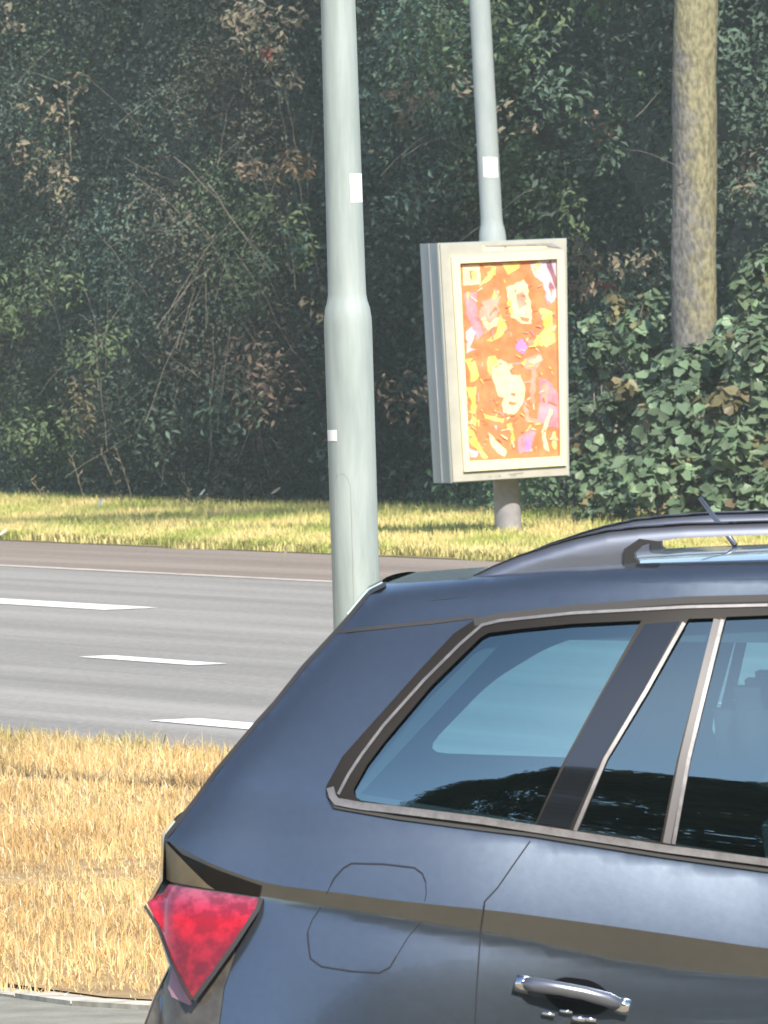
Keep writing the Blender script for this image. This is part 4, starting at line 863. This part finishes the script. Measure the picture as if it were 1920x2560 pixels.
# near-side lining: narrow, hidden behind the frame
li_n = [(quarter[0][0]+.01, quarter[0][1]-.01), (.60, float(zt(.6))-.05), (2.58, float(zt(2.58))-.06), (3.0, float(zb(3.0))+.02), (1.2, float(zb(1.2))+.02)]
V, F = cdt(lin_outer, [li_n], (), .04); emit('interior_trim', [lift(V, F, lambda u, z: off(u, z, 'upper')+.05)], M['liner'])
V, F = cdt([(uo(1.0)+.09, SILL+.06), (3.6, SILL+.06), (3.6, .82), (1.2, .86), (uo(1.0)+.09, .97)], (), (), .08)
emit('interior_trim', [lift(V, F, lambda u, z: np.full_like(u, .19)), lift(V, F, lambda u, z: np.full_like(u, .19), True)], M['liner'])
loft('headliner', [(float(u), float(zr(u))-.035) for u in np.linspace(tail[0][0]+.1, 2.6, 16)], upf, M['headliner'], bulge=(0, 0, .012))
b = MB(); b.prism([(.10, .22, .945), (.10, .22, .96), (.93, .22, .925), (.93, .22, .91)], (0, CAR_W-.44, 0)); b.build('luggage_cover', M['seat'], car)
def cushion(name, u0, u1, y0, y1, z0, z1, lean=.12, par=car):
    me = bpy.data.meshes.new(name); bm = __import__('bmesh').new(); __import__('bmesh').ops.create_cube(bm, size=1)
    for v in bm.verts:
        z = z0+(v.co.z+.5)*(z1-z0); v.co = Vector((u0+(v.co.x+.5)*(u1-u0)-(z-z0)*lean, y0+(v.co.y+.5)*(y1-y0), z))
    __import__('bmesh').ops.bevel(bm, geom=bm.edges[:], offset=min(u1-u0, z1-z0, y1-y0)*.32, segments=4, affect='EDGES'); bm.to_mesh(me); bm.free()
    me.polygons.foreach_set('use_smooth', [True]*len(me.polygons)); me.materials.append(M['seat']); o = bpy.data.objects.new(name, me); COL.objects.link(o); o.parent = par; return o
for u0, ys_ in ((1.17, ((.24, .60), (.68, 1.12), (1.20, 1.56))), (2.0, ((.26, .74), (1.06, 1.54)))):
    for y0, y1 in ys_:
        st = cushion('seat', u0, u0+.15, y0-.03, y1+.03, .42, 1.04); cushion('headrest', u0-.15, u0-.01, (y0+y1)/2-.13, (y0+y1)/2+.13, 1.06, 1.255, .12, st)
        cushion('seat_cushion', u0+.1, u0+.55, y0-.03, y1+.03, .36, .52, 0, st)
# roof rails
RY = .385
rt = [pull(x, y, RY) for x, y in [(1180,1440),(1232,1414),(1300,1386),(1340,1373),(1380,1359),(1440,1341),(1520,1323),(1600,1314),(1712,1306),(1920,1300)]]
rb = [pull(x, y, RY) for x, y in [(1232,1440),(1380,1424),(1560,1412),(1598,1409),(1578,1392),(1575,1380),(1590,1368),(1615,1357),(1700,1345),(1920,1336)]]
rt += [(1.7, rt[-1][1]+.025), (2.2, rt[-1][1]+.01), (2.5, rt[-1][1]-.04), (2.62, rt[-1][1]-.10)]
rb += [(1.7, rb[-1][1]+.025), (2.2, rb[-1][1]+.01), (2.36, rb[-1][1]-.03), (2.40, rb[-1][1]-.09)]
for mir in (False, True):
    V, F = cdt(rt+rb[::-1], (), (), .007)
    tpf = lambda u: np.interp(u, [p[0] for p in rt], [p[1] for p in rt])
    fa = lambda u, z: RY-.022+.030*np.exp(-np.maximum(tpf(u)-z, 0)/.009)+.10*np.maximum(z-zr(u)-.02, 0)
    fb = lambda u, z: 2*RY+.004-fa(u, z)
    A, FA, NA = lift(V, F, fa); B, FB, NB = lift(V, F, fb); NB = NB*-1; FB = FB[:, ::-1]
    if mir:
        for q_ in (A, B): q_[:, 1] = CAR_W-q_[:, 1]
        for q_ in (NA, NB): q_[:, 1] *= -1
        FA = FA[:, ::-1]; FB = FB[:, ::-1]
    o = emit('roof_rail', [(A, FA, NA), (B, FB, NB)], M['rail'])
    b = MB(); pq = [pull(x, y, RY) for x, y in [(1562,1413),(1606,1409),(1590,1395),(1588,1380),(1606,1364),(1645,1352),(1600,1346),(1562,1372)]]
    y_ = RY-.034 if not mir else CAR_W-RY-.034
    b.prism([(u, y_, z) for u, z in pq], (0, .068, 0)); b.build('rail_foot', M['rail_foot'], o)
# aerial
b = MB(); pA = at_depth(1750, 1245, CAR_Y+.95); pB = at_depth(1800, 1312, CAR_Y+.9); pA, pB = CI@pA, CI@pB; pC = pB+(pB-pA)*.75
b.tube([pA, pB, pC], [.004, .0055, .006], 8); b.build('aerial', M['rail'], car, smooth=True)
# fuel flap
flap = round_poly([pull(x, y, UP if y < 2240 else LOWF) for x, y in [(874,2156),(1036,2168),(1066,2200)]], .01)
fu = pxs([(826,2215),(835,2196),(858,2170),(879,2158),(960,2160),(1036,2169),(1056,2184),(1064,2204)])
fd = [pull(x, y, LOWF) for x, y in [(769,2330),(771,2360),(776,2396),(803,2416),(879,2428),(948,2432),(975,2418),(990,2392)]]
ribbon('flap_seam', fu, .003, surf('upper', .0013), M['softseam'], body, .008); ribbon('flap_seam', pxs([(826,2215),(815,2236)]), .0016, surf('upper', .0013), M['softseam'], body, .008); ribbon('flap_seam', [pull(x, y, LOWF) for x, y in [(802,2268),(780,2300),(769,2330)]], .0016, surf('lower', .0013), M['softseam'], body, .008); ribbon('flap_seam', [pull(x, y, LOWF) for x, y in [(990,2392),(1022,2340),(1052,2306)]], .0016, surf('lower', .0013), M['softseam'], body, .008); ribbon('flap_seam', pxs([(1064,2204),(1066,2232),(1062,2252)]), .0016, surf('upper', .0013), M['softseam'], body, .008); ribbon('flap_seam', fd, .003, surf('lower', .0013), M['softseam'], body, .008)
# tail lamp
lamp = pxs([(361,2261),(419,2211),(653,2243),(643,2272),(589,2354),(531,2435),(482,2499),(430,2406),(395,2312)], lambda u, z: .10)
ZR = np.array([p[1] for p in lamp])
ltop_z = lambda u: np.interp(u, [lamp[0][0], lamp[1][0], lamp[2][0]], [lamp[0][1], lamp[1][1], lamp[2][1]])
def lampf(push):
    def g(u, z):
        hh = np.maximum(ltop_z(u)-z, 0); out = -.030*(1-np.exp(-hh/.028))+.010*hh
        return off(u, z, 'lower')-push+.012+out
    return g
tl = emit('tail_lamp', [lift(*cdt(lamp, (), (), .010), lampf(.012))], M['lens']); emit('tail_lamp', [lift(*cdt(lamp, (), (), .02), lampf(.012), True)], M['lens'])
yl = lambda u, z: float(lampf(.012)(u, z))
lens_gradient(float(ZR.min()), float(ZR.max()))
ribbon('lamp_edge', pxs([(653,2245),(643,2274),(589,2356),(531,2437),(484,2500)], yl), .009, lampf(.014), M['seam'], tl, .008)
ribbon('lamp_edge', pxs([(362,2264),(394,2316),(430,2408),(480,2500)], yl), .006, lampf(.014), M['seam'], tl, .008)
panel('reflector', pxs([(431,2414),(452,2445),(481,2510),(474,2513),(430,2492),(420,2470)], LOWF), surf('lower', .004), M['reflector'], body, step=.01)
# dark wedge above the lamp with its painted olive reflection
wz = pxs([(410,2100),(452,2137),(549,2177),(659,2214),(653,2240),(419,2209),(409,2203)], lambda u, z: .12)
panel('lamp_surround', wz, surf('strip', .004), M['black_gloss'], body, step=.01)
panel('reflecting_facet', pxs([(413,2106),(447,2138),(520,2208),(540,2222),(424,2206),(412,2200)], lambda u, z: .12), lambda u, z: off(u, z, 'strip')-.006+.25*(u-.02)*0, pmat('painted olive reflection', (.17,.145,.095), .5, var=.2, scale=12), body, step=.01)  # olive colour paints the ground mirrored in this facet
# bumper corner below the lamp, trees mirrored in it painted as dark mottling
panel('bumper_corner_reflection', pxs([(432,2411),(389,2495),(367,2560),(352,2640),(352,2760),(560,2760),(530,2640),(548,2560),(560,2470),(588,2385),(584,2364),(531,2437),(484,2503)], LOWF), surf('lower', .0025), M['bumper'], body, step=.012)
# door handle on the rear door
rd = doors[('rear', False)]
hp = [pull(x, y, LOWF) for x, y in [(1306,2458),(1340,2461),(1400,2469),(1460,2480),(1520,2497),(1556,2514)]]
def handle(y_sign, par):
    b_ = MB(); bow = (.006, .022, .03, .03, .022, .006); path = []
    for (u, z), w_ in zip(hp, bow):
        y = LOWF(u, z)-w_-.004; path.append((u, y if y_sign else CAR_W-y, z))
    b_.tube(path, [.012, .0145, .0135, .0135, .0145, .0125], 14); h = b_.build('door_handle', M['rail'], par, smooth=True)
    for i in (0, -1):
        c = MB(); c.tube([Vector(path[i])+Vector((-.012, 0, .003)), Vector(path[i])+Vector((.014, 0, -.003))], .0155, 14); c.build('handle_cap', M['chrome'], h, smooth=True)
    return h
h = handle(True, rd); handle(False, doors[('rear', True)])
rc = round_poly([pull(x, y, LOWF) for x, y in [(1350,2475),(1400,2440),(1490,2452),(1540,2500),(1500,2540),(1400,2530)]], .03)
panel('handle_recess', rc, surf('lower', .0012), M['black_gloss'], h, step=.01, both=False)
b = MB()
for x, y, r_ in ((1416,2526,.0035), (1372,2532,.004), (1448,2544,.006), (1475,2546,.005)):
    u, z = pull(x, y, LOWF); b.tube([(u-.012, LOWF(u, z)-.008, z), (u+.012, LOWF(u, z)-.008, z-.003)], r_, 8)
b.build('handle_glint', M['chrome'], h, smooth=True)  # small chrome bars added as glints below the handle
# wheels
for wx in (RWX, FWX):
    for near in (True, False):
        yy = .045 if near else CAR_W-.245; w = empty('wheel', (wx, 0, 0)); w.parent = car; w.location = (0, 0, 0)
        prof = [(.20, .0), (.26, -.0), (.295, .02), (.305, .06), (.305, .14), (.295, .18), (.26, .20), (.20, .20)]
        vs = []; fs = []; n = 40
        for r_, dy in prof: vs += [(wx+r_*math.cos(2*math.pi*k/n), yy+dy, .305+r_*math.sin(2*math.pi*k/n)) for k in range(n)]
        for j in range(len(prof)-1): fs += [(j*n+k, j*n+(k+1) % n, (j+1)*n+(k+1) % n, (j+1)*n+k) for k in range(n)]
        mesh_obj('tyre', vs, fs, M['tyre'], w, smooth=True)
        b = MB(); yo = yy+.03 if near else yy+.17
        b.tube([(wx, yo-.01, .305), (wx, yo+.01, .305)], .045, 16)
        for k in range(10):
            a_ = 2*math.pi*k/10; d = Vector((math.cos(a_), 0, math.sin(a_))); e_ = Vector((-d.z, 0, d.x)); c = Vector((wx, yo, .305)); b.prism([c+d*.03+e_*.018, c+d*.03-e_*.018, c+d*.205-e_*.012, c+d*.205+e_*.012], (0, .012, 0))
        b.build('rim', M['alloy'], w)
# headlamps and mirrors, beyond the frame
for mir in (False, True):
    pl = [(3.86, .66), (4.08, .64), (4.10, .72), (3.88, .78)]; V, F = cdt(pl, (), (), .03); emit('headlamp', [lift(V, F, surf('lower', .006), mir)], M['chrome'])
    yb2 = -.12 if not mir else CAR_W+.12; y1_ = .06 if not mir else CAR_W-.06; b = MB(); b.tube([(2.98, y1_, .98), (2.99, (y1_+yb2)/2, 1.0), (3.0, yb2, 1.0)], [.03, .075, .06], 12); b.build('wing_mirror', M['paint'], car, smooth=True)
# ================================================================== trees on the camera's side of the street (seen as reflections)
NCt = 1300; cx = RG.uniform(-17, 34, NCt); cz = RG.random(NCt)**.75*23
cy = -11-RG.random(NCt)*3+.8*noise2(cx, cz, .6, 61)
cz = np.minimum(cz, (20.3+.7*noise2(cx, cx*0, .55, 62))*np.clip(.35+(cx+17)/11, .35, 1)); cc = np.c_[cx, cy, np.maximum(cz, .3)]
colr = np.where(RG.random((NCt, 1)) < .3, np.array([[.09,.075,.05]]), np.array([[.055,.075,.035]]))*RG.uniform(.6, 1.4, (NCt, 1))
V, F, C = clump_leaves(cc, np.full(NCt, 1.4), np.full(NCt, 150), colr, (.28, .5), asp=.7)
tag(np_mesh('treeline', V, F, M['leaf'], color=C), 'dense row of leafy trees standing across the street behind the viewer', 'trees', kind='stuff')

# ================================================================== thin summer haze
hz = MB(); hz.box((-70, -22, -1.2), (60, 175, 24)); ho = tag(hz.build('haze', []), kind='stuff'); hm, ht, hb = new_mat('haze'); ht.nodes.remove(hb)
pv = ht.nodes.new('ShaderNodeVolumePrincipled'); pv.inputs['Color'].default_value = (.88, .98, .93, 1); pv.inputs['Density'].default_value = .0005; ht.links.new(pv.outputs[0], ht.nodes['Material Output'].inputs['Volume']); ho.data.materials.append(hm)
